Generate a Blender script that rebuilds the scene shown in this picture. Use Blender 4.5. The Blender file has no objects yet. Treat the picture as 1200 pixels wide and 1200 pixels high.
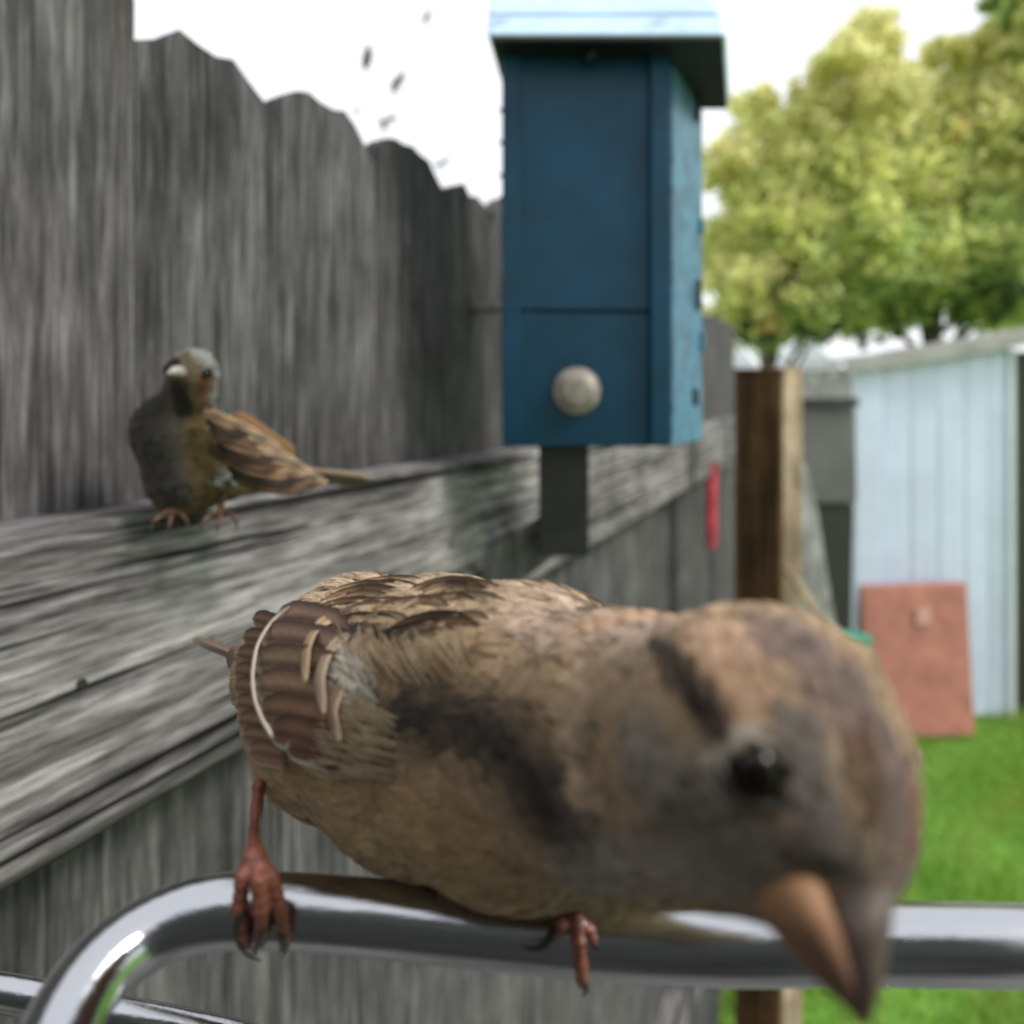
import bpy, math, random
import numpy as np
import openvdb as vdb
from mathutils import Vector, noise as mnoise
random.seed(7); RNG = np.random.default_rng(7)
SC = bpy.context.scene; COL = SC.collection

# ------------------------------------------------------------------ camera, world, sun, exposure
F = 800.0                      # focal length of the photograph in its own pixels (1200 wide)
HZ = 470.0                     # horizon row
cam = bpy.data.cameras.new('camera'); camo = bpy.data.objects.new('camera', cam); COL.objects.link(camo)
cam.sensor_width = 36; cam.lens = 36*F/1200; cam.shift_y = -(600-HZ)/1200
camo.rotation_euler = (math.radians(90), 0, 0)
cam.clip_start = 0.004; cam.clip_end = 400
cam.dof.use_dof = True; cam.dof.focus_distance = 0.150; cam.dof.aperture_fstop = 9.0
cam.dof.aperture_blades = 0
SC.camera = camo
SUN_EL, SUN_AZ = math.radians(44), math.radians(104)      # azimuth clockwise from +Y (the view direction)
w = bpy.data.worlds.new('World'); SC.world = w; w.use_nodes = True
nt = w.node_tree; nt.nodes.clear()
out = nt.nodes.new('ShaderNodeOutputWorld')
sky = nt.nodes.new('ShaderNodeTexSky'); sky.sky_type = 'NISHITA'; sky.sun_disc = False
sky.sun_elevation = SUN_EL; sky.sun_rotation = SUN_AZ
b1 = nt.nodes.new('ShaderNodeBackground'); b1.inputs[1].default_value = 0.12
b2 = nt.nodes.new('ShaderNodeBackground'); b2.inputs[0].default_value = (0.97, 0.985, 1.0, 1); b2.inputs[1].default_value = 1.25
mx = nt.nodes.new('ShaderNodeMixShader'); mx.inputs[0].default_value = 0.86   # thin even cloud over the clear sky
nt.links.new(sky.outputs[0], b1.inputs[0]); nt.links.new(b1.outputs[0], mx.inputs[1])
nt.links.new(b2.outputs[0], mx.inputs[2]); nt.links.new(mx.outputs[0], out.inputs[0])
sun = bpy.data.lights.new('sun', 'SUN'); sun.energy = 2.7; sun.angle = math.radians(14); sun.color = (1.0, 0.96, 0.88)
suno = bpy.data.objects.new('sun', sun); COL.objects.link(suno)
sd = Vector((math.sin(SUN_AZ)*math.cos(SUN_EL), math.cos(SUN_AZ)*math.cos(SUN_EL), math.sin(SUN_EL)))
suno.rotation_euler = sd.to_track_quat('Z', 'Y').to_euler()
SC.view_settings.view_transform = 'Standard'; SC.view_settings.look = 'None'
SC.view_settings.gamma = 1; SC.view_settings.exposure = 0.1; SC.view_settings.use_curve_mapping = False
GZ = -1.9                      # ground level below the eye

# ------------------------------------------------------------------ helpers
def lin(c):
    c = np.asarray(c, float)/255.0
    return np.where(c <= 0.04045, c/12.92, ((c+0.055)/1.055)**2.4)
def P(px, py, y): return np.array([(px-600)/F*y, y, (HZ-py)/F*y])
def empty(name, loc=(0, 0, 0), rz=0, label=None, cat=None, group=None):
    o = bpy.data.objects.new(name, None); COL.objects.link(o); o.location = loc; o.rotation_euler = (0, 0, rz)
    o.empty_display_size = 0.02
    return tag(o, label, cat, group)
def tag(o, label=None, cat=None, group=None, kind=None):
    for k, v in (('label', label), ('category', cat), ('group', group), ('kind', kind)):
        if v: o[k] = v
    return o
def mesh(name, v, f, mat=None, parent=None, smooth=False, cols=None, uv=None):
    me = bpy.data.meshes.new(name)
    v = np.asarray(v, dtype=np.float32)
    if isinstance(f, np.ndarray):
        n, k = f.shape
        me.vertices.add(len(v)); me.vertices.foreach_set('co', v.ravel())
        me.loops.add(n*k); me.loops.foreach_set('vertex_index', f.astype(np.int32).ravel())
        me.polygons.add(n); me.polygons.foreach_set('loop_start', np.arange(0, n*k, k, dtype=np.int32))
        me.update(calc_edges=True)
    else:
        me.from_pydata([tuple(map(float, q)) for q in v], [], [tuple(map(int, q)) for q in f]); me.update()
    if smooth: me.polygons.foreach_set('use_smooth', np.ones(len(me.polygons), dtype=bool))
    if cols is not None:
        ca = me.color_attributes.new('col', 'FLOAT_COLOR', 'POINT')
        cc = np.ones((len(v), 4), dtype=np.float32); cc[:, :3] = cols
        ca.data.foreach_set('color', cc.ravel())
    if uv is not None:
        for nm, val in (('along', uv[:, 0]), ('across', uv[:, 1])):
            a = me.attributes.new(nm, 'FLOAT', 'POINT'); a.data.foreach_set('value', np.asarray(val, dtype=np.float32))
    o = bpy.data.objects.new(name, me); COL.objects.link(o)
    if mat: me.materials.append(mat)
    if parent: o.parent = parent
    return o
class MB:
    """collects shapes for one mesh"""
    def __init__(s): s.v = []; s.f = []
    def add(s, v, f):
        b = len(s.v); s.v += [tuple(q) for q in v]; s.f += [tuple(i+b for i in q) for q in f]
    def box(s, x0, x1, y0, y1, z0, z1):
        s.add([(x, y, z) for z in (z0, z1) for (x, y) in ((x0, y0), (x1, y0), (x1, y1), (x0, y1))],
              [(3, 2, 1, 0), (4, 5, 6, 7), (0, 1, 5, 4), (1, 2, 6, 5), (2, 3, 7, 6), (3, 0, 4, 7)])
    def prism(s, pl, z0, z1, pl2=None):
        n = len(pl); pl2 = pl2 or pl
        z0 = z0 if hasattr(z0, '__len__') else [z0]*n; z1 = z1 if hasattr(z1, '__len__') else [z1]*n
        s.add([(a, b, z) for (a, b), z in zip(pl, z0)]+[(a, b, z) for (a, b), z in zip(pl2, z1)],
              [tuple(range(n-1, -1, -1)), tuple(range(n, 2*n))]+[(i, (i+1) % n, n+(i+1) % n, n+i) for i in range(n)])
    def tube(s, pts, rad, n=12, cap=True):
        pts = [np.asarray(p, float) for p in pts]; m = len(pts)
        rad = rad if hasattr(rad, '__len__') else [rad]*m
        up = np.array([0.0, 0, 1.0]); V = []; prev = None
        for i in range(m):
            t = pts[min(i+1, m-1)]-pts[max(i-1, 0)]; t = t/(np.linalg.norm(t)+1e-12)
            if prev is None:
                a = np.cross(t, up)
                if np.linalg.norm(a) < 0.1: a = np.cross(t, [1.0, 0, 0])
            else: a = prev-t*np.dot(prev, t)
            a = a/np.linalg.norm(a); prev = a; b = np.cross(t, a)
            for k in range(n):
                q = 2*math.pi*k/n; V.append(pts[i]+rad[i]*(a*math.cos(q)+b*math.sin(q)))
        Fc = [(i*n+k, i*n+(k+1) % n, (i+1)*n+(k+1) % n, (i+1)*n+k) for i in range(m-1) for k in range(n)]
        if cap: Fc += [tuple(range(n-1, -1, -1)), tuple((m-1)*n+k for k in range(n))]
        s.add(V, Fc)
    def build(s, name, mat, parent=None, smooth=False, bevel=0, seg=2):
        o = mesh(name, s.v, s.f, mat, parent, smooth)
        if bevel:
            m = o.modifiers.new('b', 'BEVEL'); m.width = bevel; m.segments = seg; m.limit_method = 'ANGLE'
        return o
def spline(pts, n):
    pts = np.asarray(pts, float); m = len(pts); o = []
    for i in range(m-1):
        p0, p1, p2, p3 = pts[max(i-1, 0)], pts[i], pts[i+1], pts[min(i+2, m-1)]
        for t in np.linspace(0, 1, n, endpoint=False):
            o.append(0.5*((2*p1)+(-p0+p2)*t+(2*p0-5*p1+4*p2-p3)*t*t+(-p0+3*p1-3*p2+p3)*t**3))
    o.append(pts[-1]); return np.array(o)

# ------------------------------------------------------------------ materials
class M:
    def __init__(s, name, rough=0.7, metal=0, spec=0.5):
        s.m = bpy.data.materials.new(name); s.m.use_nodes = True; s.t = s.m.node_tree; s.p = s.t.nodes['Principled BSDF']
        s.p.inputs['Roughness'].default_value = rough; s.p.inputs['Metallic'].default_value = metal
        s.p.inputs['Specular IOR Level'].default_value = spec
    def n(s, ty, **k):
        q = s.t.nodes.new(ty)
        for a, b in k.items(): setattr(q, a, b)
        return q
    def l(s, a, b): s.t.links.new(a, b); return b
    def coord(s, scale=(1, 1, 1), rnd=True):
        tc = s.n('ShaderNodeTexCoord'); mp = s.n('ShaderNodeMapping'); mp.inputs['Scale'].default_value = scale
        s.l(tc.outputs['Object'], mp.inputs['Vector'])
        if rnd:
            oi = s.n('ShaderNodeObjectInfo'); ml = s.n('ShaderNodeMath', operation='MULTIPLY'); ml.inputs[1].default_value = 37.0
            s.l(oi.outputs['Random'], ml.inputs[0]); s.l(ml.outputs[0], mp.inputs['Location'])
        return mp.outputs[0]
    def noise(s, vec, scale, det=6, rough=0.6, dist=0.0):
        q = s.n('ShaderNodeTexNoise'); q.inputs['Scale'].default_value = scale; q.inputs['Detail'].default_value = det
        q.inputs['Roughness'].default_value = rough; q.inputs['Distortion'].default_value = dist
        s.l(vec, q.inputs['Vector']); return q.outputs['Fac']
    def ramp(s, fac, stops):
        q = s.n('ShaderNodeValToRGB'); e = q.color_ramp.elements
        while len(e) < len(stops): e.new(0.5)
        for i, (p, c) in enumerate(stops):
            e[i].position = p; c = c if hasattr(c, '__len__') else (c, c, c); e[i].color = (*lin(c), 1)
        s.l(fac, q.inputs[0]); return q.outputs[0]
    def mix(s, a, b, fac, mode='MIX'):
        q = s.n('ShaderNodeMix', data_type='RGBA', blend_type=mode)
        for v, i in ((a, 6), (b, 7), (fac, 0)):
            if hasattr(v, 'is_output') : s.l(v, q.inputs[i])
            elif hasattr(v, '__len__'): q.inputs[i].default_value = (*v, 1)
            else: q.inputs[i].default_value = v
        return q.outputs[2]
    def bump(s, h, strength, dist):
        q = s.n('ShaderNodeBump'); q.inputs['Strength'].default_value = strength; q.inputs['Distance'].default_value = dist
        s.l(h, q.inputs['Height']); s.l(q.outputs[0], s.p.inputs['Normal'])
    def color(s, c):
        if hasattr(c, 'is_output'): s.l(c, s.p.inputs['Base Color'])
        else: s.p.inputs['Base Color'].default_value = (*c, 1)
        return s
def wood(name, axis, dark, mid, light, fine=1.0, tint=None, rng=0.5, bumpd=0.0012, crack=0.5, fib=(330, 12), band=(70, 3), lo=170, ct=.335):
    k = M(name, 0.9, spec=0.15)
    def sc(a, b): return tuple(b if i == axis else a for i in range(3))
    g1 = k.noise(k.coord(sc(fib[0]*fine, fib[1]*fine)), 1, 6, 0.7, 0.08)      # fibres
    g2 = k.noise(k.coord(sc(band[0]*fine, band[1]*fine)), 1, 4, 0.6, 0.12)     # bands
    g3 = k.noise(k.coord((11, 11, 11)), 1, 4, 0.6)                             # weather patches
    c = k.mix(k.ramp(g1, [(0.34, dark), (0.5, mid), (0.66, light)]), k.ramp(g2, [(0.35, lo), (0.6, 255)]), 0.85, 'MULTIPLY')
    c = k.mix(c, k.ramp(g3, [(0.35, 185), (0.62, 255)]), 0.8, 'MULTIPLY')
    ck = k.noise(k.coord(sc(150*fine, 2.2*fine)), 1, 2, 0.4, 0.15)
    cr = k.ramp(ck, [(ct-.03, 50), (ct+.012, 255)])
    c = k.mix(c, cr, crack, 'MULTIPLY')
    oi = k.n('ShaderNodeObjectInfo'); mr = k.n('ShaderNodeMapRange')
    mr.inputs[3].default_value = 1-rng*0.5; mr.inputs[4].default_value = 1.0+rng*0.25
    k.l(oi.outputs['Random'], mr.inputs[0])
    cb = k.n('ShaderNodeCombineColor'); [k.l(mr.outputs[0], cb.inputs[i]) for i in range(3)]
    c = k.mix(c, cb.outputs[0], 1.0, 'MULTIPLY')
    if tint:
        tr = k.ramp(k.noise(k.coord((5, 5, 3)), 1, 4, 0.6), [(0.52, 0), (0.8, 130)]); c = k.mix(c, lin(tint), tr)
    k.color(c)
    ad = k.n('ShaderNodeMath', operation='ADD'); k.l(g1, ad.inputs[0]); k.l(g2, ad.inputs[1])
    ad2 = k.n('ShaderNodeMath', operation='ADD'); k.l(ad.outputs[0], ad2.inputs[0]); k.l(cr, ad2.inputs[1])
    k.bump(ad2.outputs[0], 0.8, bumpd)
    return k.m
MAT = {}
MAT['picket'] = wood('weathered_picket_wood', 2, (68, 67, 68), (100, 98, 100), (134, 131, 134), 1.0, (112, 106, 100), 0.16, 0.0007, 0.4, (300, 20), (75, 4))
MAT['rail'] = wood('weathered_rail_wood', 0, (84, 82, 82), (156, 152, 153), (212, 207, 208), 1.0, None, 0.1, 0.0016, 0.95, (380, 26), (120, 4.5), 135, .385)
MAT['post'] = wood('brown_post_wood', 2, (66, 46, 28), (96, 72, 48), (120, 94, 66), 0.35, None, 0.2, 0.001, 0.3)
MAT['newwood'] = wood('pale_board_wood', 2, (190, 160, 132), (220, 194, 166), (236, 214, 190), 0.35, None, 0.2, 0.001, 0.3)
MAT['greyboard'] = wood('grey_board_wood', 2, (150, 150, 146), (180, 180, 176), (200, 200, 196), 0.3, None, 0.3, 0.001, 0.3)
def simple(name, c, rough=0.5, metal=0, var=0.12, nscale=30, bump=0.0003, spec=0.5, coat=0):
    k = M(name, rough, metal, spec); c = np.asarray(c, float)
    nn = k.noise(k.coord((1, 1, 1)), nscale, 6, 0.6)
    k.color(k.ramp(nn, [(0.3, tuple(np.clip(c*(1-var), 0, 255))), (0.7, tuple(np.clip(c*(1+var*0.7), 0, 255)))]))
    if bump: k.bump(nn, 0.5, bump)
    if coat: k.p.inputs['Coat Weight'].default_value = coat; k.p.inputs['Coat Roughness'].default_value = 0.15
    return k.m
MAT['housing'] = simple('unseen_housing_grey', (112, 111, 110), 0.6, 0.0, 0.3, 25)
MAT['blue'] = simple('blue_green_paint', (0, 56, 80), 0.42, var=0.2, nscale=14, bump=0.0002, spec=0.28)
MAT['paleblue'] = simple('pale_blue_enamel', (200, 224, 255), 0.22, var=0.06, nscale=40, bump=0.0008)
MAT['litblue'] = simple('lit_side_blue', (66, 112, 138), 0.4, var=0.3, nscale=60, bump=0.0002)  # lighter copy of the box blue, with the side's light in the colour
MAT['steel'] = simple('brushed_steel', (150, 142, 134), 0.6, 0.25, 0.2, 90)
MAT['darksteel'] = simple('dark_steel', (42, 42, 42), 0.5, 0.3, 0.2, 60)
MAT['shed'] = simple('pale_blue_shed_sheet', (216, 224, 250), 0.4, 0.0, 0.05, 3, 0.001)
MAT['white'] = simple('white_sheet', (215, 222, 228), 0.25, 0.0, 0.05, 3, 0)
MAT['greyroof'] = simple('grey_roof_sheet', (165, 163, 160), 0.6, 0, 0.15, 6, 0.001)
MAT['darkgrey'] = simple('dark_grey_plastic', (98, 97, 96), 0.5, 0, 0.1, 6, 0.001)
MAT['black'] = simple('charcoal_plastic', (48, 46, 46), 0.5, 0, 0.1, 6, 0.001)
MAT['terracotta'] = simple('terracotta_board', (172, 114, 98), 0.8, 0, 0.12, 9, 0.001)
MAT['red'] = simple('red_ribbon', (196, 66, 84), 0.6, 0, 0.15, 12, 0)
MAT['teal'] = simple('teal_plastic', (40, 130, 105), 0.4, 0, 0.1, 6, 0)
MAT['bark'] = simple('tree_bark', (92, 80, 66), 0.9, 0, 0.3, 14, 0.01)
MAT['concrete'] = simple('pale_label', (190, 146, 134), 0.8, 0, 0.1, 6, 0)
# chrome
k = M('chrome', 0.1, 1.0); k.color((0.50, 0.51, 0.54))
sn = k.noise(k.coord((60, 500, 500)), 1, 6, 0.7); k.l(k.ramp(sn, [(0.35, 70), (0.7, 125)]), k.p.inputs['Roughness']); k.bump(sn, 0.3, 0.0003)
MAT['chrome'] = k.m
def vcol(name, rough=0.85, sheen=0.0, feather=False, trans=0.0, spec=0.3):
    k = M(name, rough, spec=spec); a = k.n('ShaderNodeAttribute', attribute_name='col'); c = a.outputs['Color']
    if feather:
        al = k.n('ShaderNodeAttribute', attribute_name='along'); ac = k.n('ShaderNodeAttribute', attribute_name='across')
        ab = k.n('ShaderNodeMath', operation='ABSOLUTE'); k.l(ac.outputs['Fac'], ab.inputs[0])
        m1 = k.n('ShaderNodeMath', operation='MULTIPLY_ADD'); k.l(ab.outputs[0], m1.inputs[0]); m1.inputs[1].default_value = -0.5; k.l(al.outputs['Fac'], m1.inputs[2])
        m2 = k.n('ShaderNodeMath', operation='MULTIPLY'); k.l(m1.outputs[0], m2.inputs[0]); m2.inputs[1].default_value = 260
        s1 = k.n('ShaderNodeMath', operation='SINE'); k.l(m2.outputs[0], s1.inputs[0])
        r = k.ramp(s1.outputs[0], [(0.0, 205), (1.0, 255)])
        c = k.mix(c, r, 0.8, 'MULTIPLY'); k.bump(s1.outputs[0], 0.4, 0.0001)
    else:
        nn = k.noise(k.coord((1, 1, 1), False), 900, 4, 0.6)
        c = k.mix(c, k.ramp(nn, [(0.3, 200), (0.7, 255)]), 0.7, 'MULTIPLY')
    k.color(c)
    if sheen: k.p.inputs['Sheen Weight'].default_value = sheen; k.p.inputs['Sheen Roughness'].default_value = 0.5
    if trans:
        tb = k.n('ShaderNodeBsdfTranslucent'); k.l(c, tb.inputs[0]); ms = k.n('ShaderNodeMixShader'); ms.inputs[0].default_value = trans
        k.l(k.p.outputs[0], ms.inputs[1]); k.l(tb.outputs[0], ms.inputs[2]); k.l(ms.outputs[0], k.t.nodes['Material Output'].inputs[0])
    return k.m
MAT['plume'] = vcol('plumage', 0.9, 0.15, trans=0.12, spec=0.12)
MAT['skin'] = vcol('feathered_body', 0.9, 0.1, spec=0.1)
MAT['feather'] = vcol('flight_feather', 0.7, 0.1, feather=True, spec=0.25)
MAT['leaf'] = vcol('leaves', 0.5, trans=0.68, spec=0.3)
MAT['grass'] = vcol('grass_blades', 0.6, trans=0.35, spec=0.3)
MAT['horn'] = vcol('bill_horn', 0.55, spec=0.3)
MAT['scale'] = vcol('leg_scales', 0.38, spec=0.5)
k = M('eye', 0.22, spec=0.35); k.color(lin((18, 13, 11))); MAT['eye'] = k.m
MAT['claw'] = simple('claw_horn', (48, 42, 38), 0.3, 0, 0.2, 900, 0)

# ------------------------------------------------------------------ ground
k = M('lawn_soil', 0.9)
g = k.noise(k.coord((1, 1, 1), False), 3, 8, 0.7)
k.color(k.ramp(g, [(0.3, (78, 116, 40)), (0.55, (104, 152, 52)), (0.75, (134, 150, 76))])); k.bump(g, 0.5, 0.02); MAT['lawn'] = k.m
gx = np.linspace(-150, 150, 61); gy = np.linspace(-60, 240, 61)
V = [(x, y, GZ+(0.0 if abs(x) < 12 and y < 12 else 0.15*math.sin(x*.1)*math.sin(y*.07))) for y in gy for x in gx]
mesh('lawn', V, [(j*61+i, j*61+i+1, (j+1)*61+i+1, (j+1)*61+i) for j in range(60) for i in range(60)], MAT['lawn'])['kind'] = 'structure'
k = M('added_soil', 0.95); g = k.noise(k.coord((1, 1, 1), False), 14, 8, 0.7)
k.color(k.ramp(g, [(0.3, (74, 68, 62)), (0.7, (128, 120, 112))])); k.bump(g, 0.6, 0.01); MAT['added_strip_soil'] = k.m
V = []
for i in range(60):
    yy = -4+i*.16; xr = (0.55+.08*math.sin(i*.7)+.05*math.sin(i*1.9)) if yy > -.2 else 2.2
    for t in (0, .5, 1): V.append((-3.0+(xr+3.0)*t if True else 0, yy, GZ+.006))
mesh('added_soil_strip', V, [(i*3+j, i*3+j+1, i*3+j+4, i*3+j+3) for i in range(59) for j in range(2)], MAT['added_strip_soil'])['kind'] = 'structure'  # ground strip added out of view to cut green bounce on the fence
# grass
N = 90000
px = RNG.uniform(0.5, 6.0, N); py = RNG.uniform(1.5, 6.0, N)
keep = (px/py > 0.24) & (px/py < 1.15) & (py < 5.2); px, py = px[keep], py[keep]; N = len(px)
h = RNG.uniform(0.025, 0.085, N)*(1+0.5*np.sin(px*5+np.cos(py*4)*2)); an = RNG.uniform(0, 6.28, N); wd = RNG.uniform(0.002, 0.0045, N); ln = RNG.uniform(0.1, 0.8, N)*h; la = RNG.uniform(0, 6.28, N)
B = np.stack([px, py, np.full(N, GZ)], 1); sx = np.stack([np.cos(an)*wd, np.sin(an)*wd, 0*an], 1); lv = np.stack([np.cos(la)*ln, np.sin(la)*ln, h], 1)
V = np.stack([B-sx, B+sx, B+lv*[.35, .35, .6]+sx*.8, B+lv*[.35, .35, .6]-sx*.8, B+lv], 1).reshape(-1, 3)
i0 = (np.arange(N)*5)[:, None]
T = np.concatenate([i0+[0, 1, 2], i0+[0, 2, 3], i0+[3, 2, 4]])
ptch = np.clip(.5+.5*np.sin(px*9+3*np.sin(py*5))*np.sin(py*7+2*np.cos(px*4)), 0, 1)[:, None]
gc = lin((146, 196, 78))[None]*(1-RNG.uniform(0, .35, (N, 1)))+lin((206, 206, 120))[None]*RNG.uniform(0, .22, (N, 1))
gc = gc*(1-ptch**3*.45)+lin((190, 190, 104))*ptch**3*.45
mesh('grass', V, T, MAT['grass'], cols=np.repeat(gc, 5, 0))['kind'] = 'stuff'
del V, T

# ------------------------------------------------------------------ fence
ux, uy = 0.432, 0.902
PL = 0.329                                             # distance from camera to the pickets' plane
fence = empty('wooden_fence', (-uy*PL, ux*PL, GZ), math.atan2(uy, ux),
              'weathered grey picket fence with ragged tops and a thick rail, along the left', 'fence')
def FZ(z): return z-GZ                                  # world height to fence-local
def picket(x0, x1, ztop, y0, thick):
    rows = []
    zs = list(np.linspace(0.0, FZ(ztop)-0.20, 12))+list(np.linspace(FZ(ztop)-0.18, FZ(ztop), 26))
    cl, cr = random.uniform(.007, .017), random.uniform(.013, .028)
    ph = random.uniform(0, 50); H = FZ(ztop)
    nx = 9; V = []
    for z in zs:
        wl = 0.0012*mnoise.noise((ph, z*14, 0)); wr = 0.0012*mnoise.noise((ph+9, z*14, 0))
        for i in range(nx):
            t = i/(nx-1); x = x0+wl+(x1+wr-x0-wl)*t
            dl = max(0, 1-(x-x0)/0.022); dr = max(0, 1-(x1-x)/0.040)       # broken and weathered corners
            top = H-cl*dl**1.2-cr*dr**1.6+0.0065*mnoise.noise((x*70+ph, 3, 1))+0.003*mnoise.noise((x*330+ph, 3, 1))
            zz = z if z < H-0.09 else H-0.09+(z-(H-0.09))/0.09*(top-(H-0.09))
            V.append((x, y0+0.0012*mnoise.noise((x*30+ph, z*5, 4)), zz))
    n = len(V); V += [(x, y+thick, z) for x, y, z in V]; R = len(zs); Fc = []
    for j in range(R-1):
        for i in range(nx-1):
            a = j*nx+i; Fc.append((a, a+1, a+nx+1, a+nx)); Fc.append((n+a, n+a+nx, n+a+nx+1, n+a+1))
        a = j*nx; Fc.append((a, a+nx, n+a+nx, n+a)); a += nx-1; Fc.append((a, n+a, n+a+nx, a+nx))
    for i in range(nx-1):
        a = (R-1)*nx+i; Fc.append((a, a+1, n+a+1, n+a)); Fc.append((i, n+i, n+i+1, i+1))
    return V, Fc
tops = {-1: .232, 0: .203, 1: .2115, 2: .2165, 3: .207, 4: .2205}
for kk in range(-9, 22):
    x0 = .235+.1023*kk
    V, Fc = picket(x0+.0004, x0+.1023-.0004, tops.get(kk, .212+random.uniform(-.008, .008)+(.02 if kk < -1 else 0)+max(0, kk-5)*.003), random.uniform(0, .0018), .015)
    mesh('picket', V, Fc, MAT['picket'], fence)
# rail: a thick board with worn edges
nx, nz = 700, 20; rl0, rl1 = -.75, 2.28; zt, zb = FZ(-.0532), FZ(-.190)
def rail_mesh(zt, zb, th, amp=1.0, nx=700):
    V = []
    for i in range(nx):
        x = rl0+(rl1-rl0)*i/(nx-1)
        for j in range(nz+5):
            if j <= nz:
                t = j/nz; z = zb+(zt-zb)*t; y = -th
                e = min(t, 1-t)*(zt-zb)
                y += 0.0025*max(0, 1-e/0.006)**2
                y += amp*(0.0016*mnoise.noise((x*9, z*45, 2))+0.0011*mnoise.noise((x*35, z*160, 5)))
                if j == nz: z += 0.0022*mnoise.noise((x*12, 1, 8))+0.0008*mnoise.noise((x*90, 1, 8))
                if j == 0: z += 0.0022*mnoise.noise((x*10, 7, 8))
            else:
                q = j-nz; y = -th+0.004+(th-0.005)*(q-1)/3; z = zt+0.0012+0.001*mnoise.noise((x*15, y*60, 3))-(0.001 if q == 1 else 0)
            V.append((x, y, z))
    m = nz+5; Fc = [(i*m+j, (i+1)*m+j, (i+1)*m+j+1, i*m+j+1) for i in range(nx-1) for j in range(m-1)]
    b = len(V); V += [(rl0, -.001, zb), (rl1, -.001, zb)]
    Fc += [(0, b, b+1, (nx-1)*m)] if False else []
    for i in range(nx): V.append((V[i*m][0], -.001, zb))
    Fc += [(i*m, b+2+i, b+3+i, (i+1)*m) for i in range(nx-1)]
    Fc += [tuple([b+2]+list(range(0, m))), tuple([b+1+nx]+[(nx-1)*m+j for j in range(m-1, -1, -1)])]
    return V, Fc
V, Fc = rail_mesh(zt, zb, .038); mesh('rail', V, Fc, MAT['rail'], fence)
V, Fc = rail_mesh(FZ(-1.25), FZ(-1.387), .038, 1.0, 120); mesh('rail', V, Fc, MAT['rail'], fence)
for kk in range(-7, 21):                                # nail heads through the rail
    b_ = MB(); x = .235+.1023*kk+.05; b_.tube([(x, -.0395, FZ(-.12)), (x, -.0372, FZ(-.12))], .0022, 10); b_.build('nail', MAT['darksteel'], fence)
for kk in (-5, 19):
    b_ = MB(); x = .235+.1023*kk; b_.box(x, x+.09, .02, .11, 0, FZ(.1)); b_.build('fence_post', MAT['picket'], fence)
# steel bolt through a picket beside the blue box
b_ = MB(); x = (.684-ux*PL)/uy
b_.tube([(x, .002, FZ(.0915)), (x, -.03, FZ(.0915)), (x+.006, -.05, FZ(.0915))], .0042, 12); b_.build('bolt', MAT['steel'], fence, True)

# ------------------------------------------------------------------ blue feeder box on its bracket
fx, fy = 0.06, 0.55
box = empty('bird_feeder', (fx, fy, -.037), 0, 'dark blue box feeder with pale blue lid above the fence rail', 'bird feeder')
def L(x, y, z): return (x-fx, y-fy, z+.037)
A, Bq, Cq, Dq = (-.007-fx, 0), (.1275-fx, .004), (.1815-fx, .10), (.008-fx, .10)      # plan corners
zt_ = .291+.037; zs_ = .0722+.037
def wallprism(name, a, b, z0, z1, th, mat, inw=1, bev=.0015):
    a, b = np.array(a), np.array(b); d = (b-a)/np.linalg.norm(b-a); nn = np.array([-d[1], d[0]])*inw*th
    q = MB(); q.prism([tuple(a), tuple(b), tuple(b+nn), tuple(a+nn)], z0, z1); return q.build(name, mat, box, False, bev)
wallprism('upper_front_panel', A, Bq, zs_+.0008, zt_, .010, MAT['blue'])
wallprism('lower_front_panel', A, (Bq[0], Bq[1]), 0, zs_-.0008, .0095, MAT['blue'])
e_ = np.array(Cq)-np.array(Bq)
wallprism('side_panel', tuple(np.array(Bq)+e_*.102+np.array([.0, 0])), Cq, 0, zt_-.001, .009, MAT['litblue'])
wallprism('side_panel', Dq, (A[0], A[1]+.0105), 0, zt_-.001, .009, MAT['blue'])
wallprism('back_panel', (Cq[0]-.012, Cq[1]), (Dq[0]+.011, Dq[1]), 0.001, zt_-.002, .009, MAT['blue'])
q = MB(); q.prism([(A[0]+.012, .0115), (Bq[0]-.012, .015), (Cq[0]-.014, .088), (Dq[0]+.012, .088)], .003, .012); q.build('floor_panel', MAT['blue'], box)
q = MB(); q.prism([(Bq[0]-.016, .0015), (Bq[0]-.0005, .002), (Bq[0]-.0005, .006), (Bq[0]-.016, .0035)], 0.0004, zt_-.0004); q.build('corner_trim', MAT['blue'], box, False, .001)
bpy.data.objects['corner_trim'].location.y = -.0045
q = MB(); q.box(A[0]-.001, A[0]+.0135, -.0028, -.0003, 0.0006, zt_-.0004); q.build('corner_trim', MAT['blue'], box, False, .001)
# lid: thick slab with a sloping front, wider than the box
q = MB()
pf = [(-.0195-fx, .522-fy), (.1645-fx, .522-fy), (.2075-fx, .64-fy+.012), (-.004-fx, .64-fy+.012)]
pt = [(-.0165-fx, .560-fy), (.158-fx, .560-fy), (.200-fx, .64-fy), (-.004-fx, .64-fy)]
q.prism(pf, zt_-.011, zt_+.012, [(a, b+(.013 if i < 2 else 0)) for i, (a, b) in enumerate(pf)])
q.build('lid', MAT['paleblue'], box, False, .004, 3)
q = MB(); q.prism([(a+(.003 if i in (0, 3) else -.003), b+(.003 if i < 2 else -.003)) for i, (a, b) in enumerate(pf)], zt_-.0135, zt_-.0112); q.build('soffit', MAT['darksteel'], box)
q = MB(); q.prism([(a*1.0, b+(.0135 if i < 2 else 0)) for i, (a, b) in enumerate(pf)], zt_+.0125, zt_+.055, pt); q.build('lid_ridge', MAT['paleblue'], box, False, .004, 3)
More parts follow.
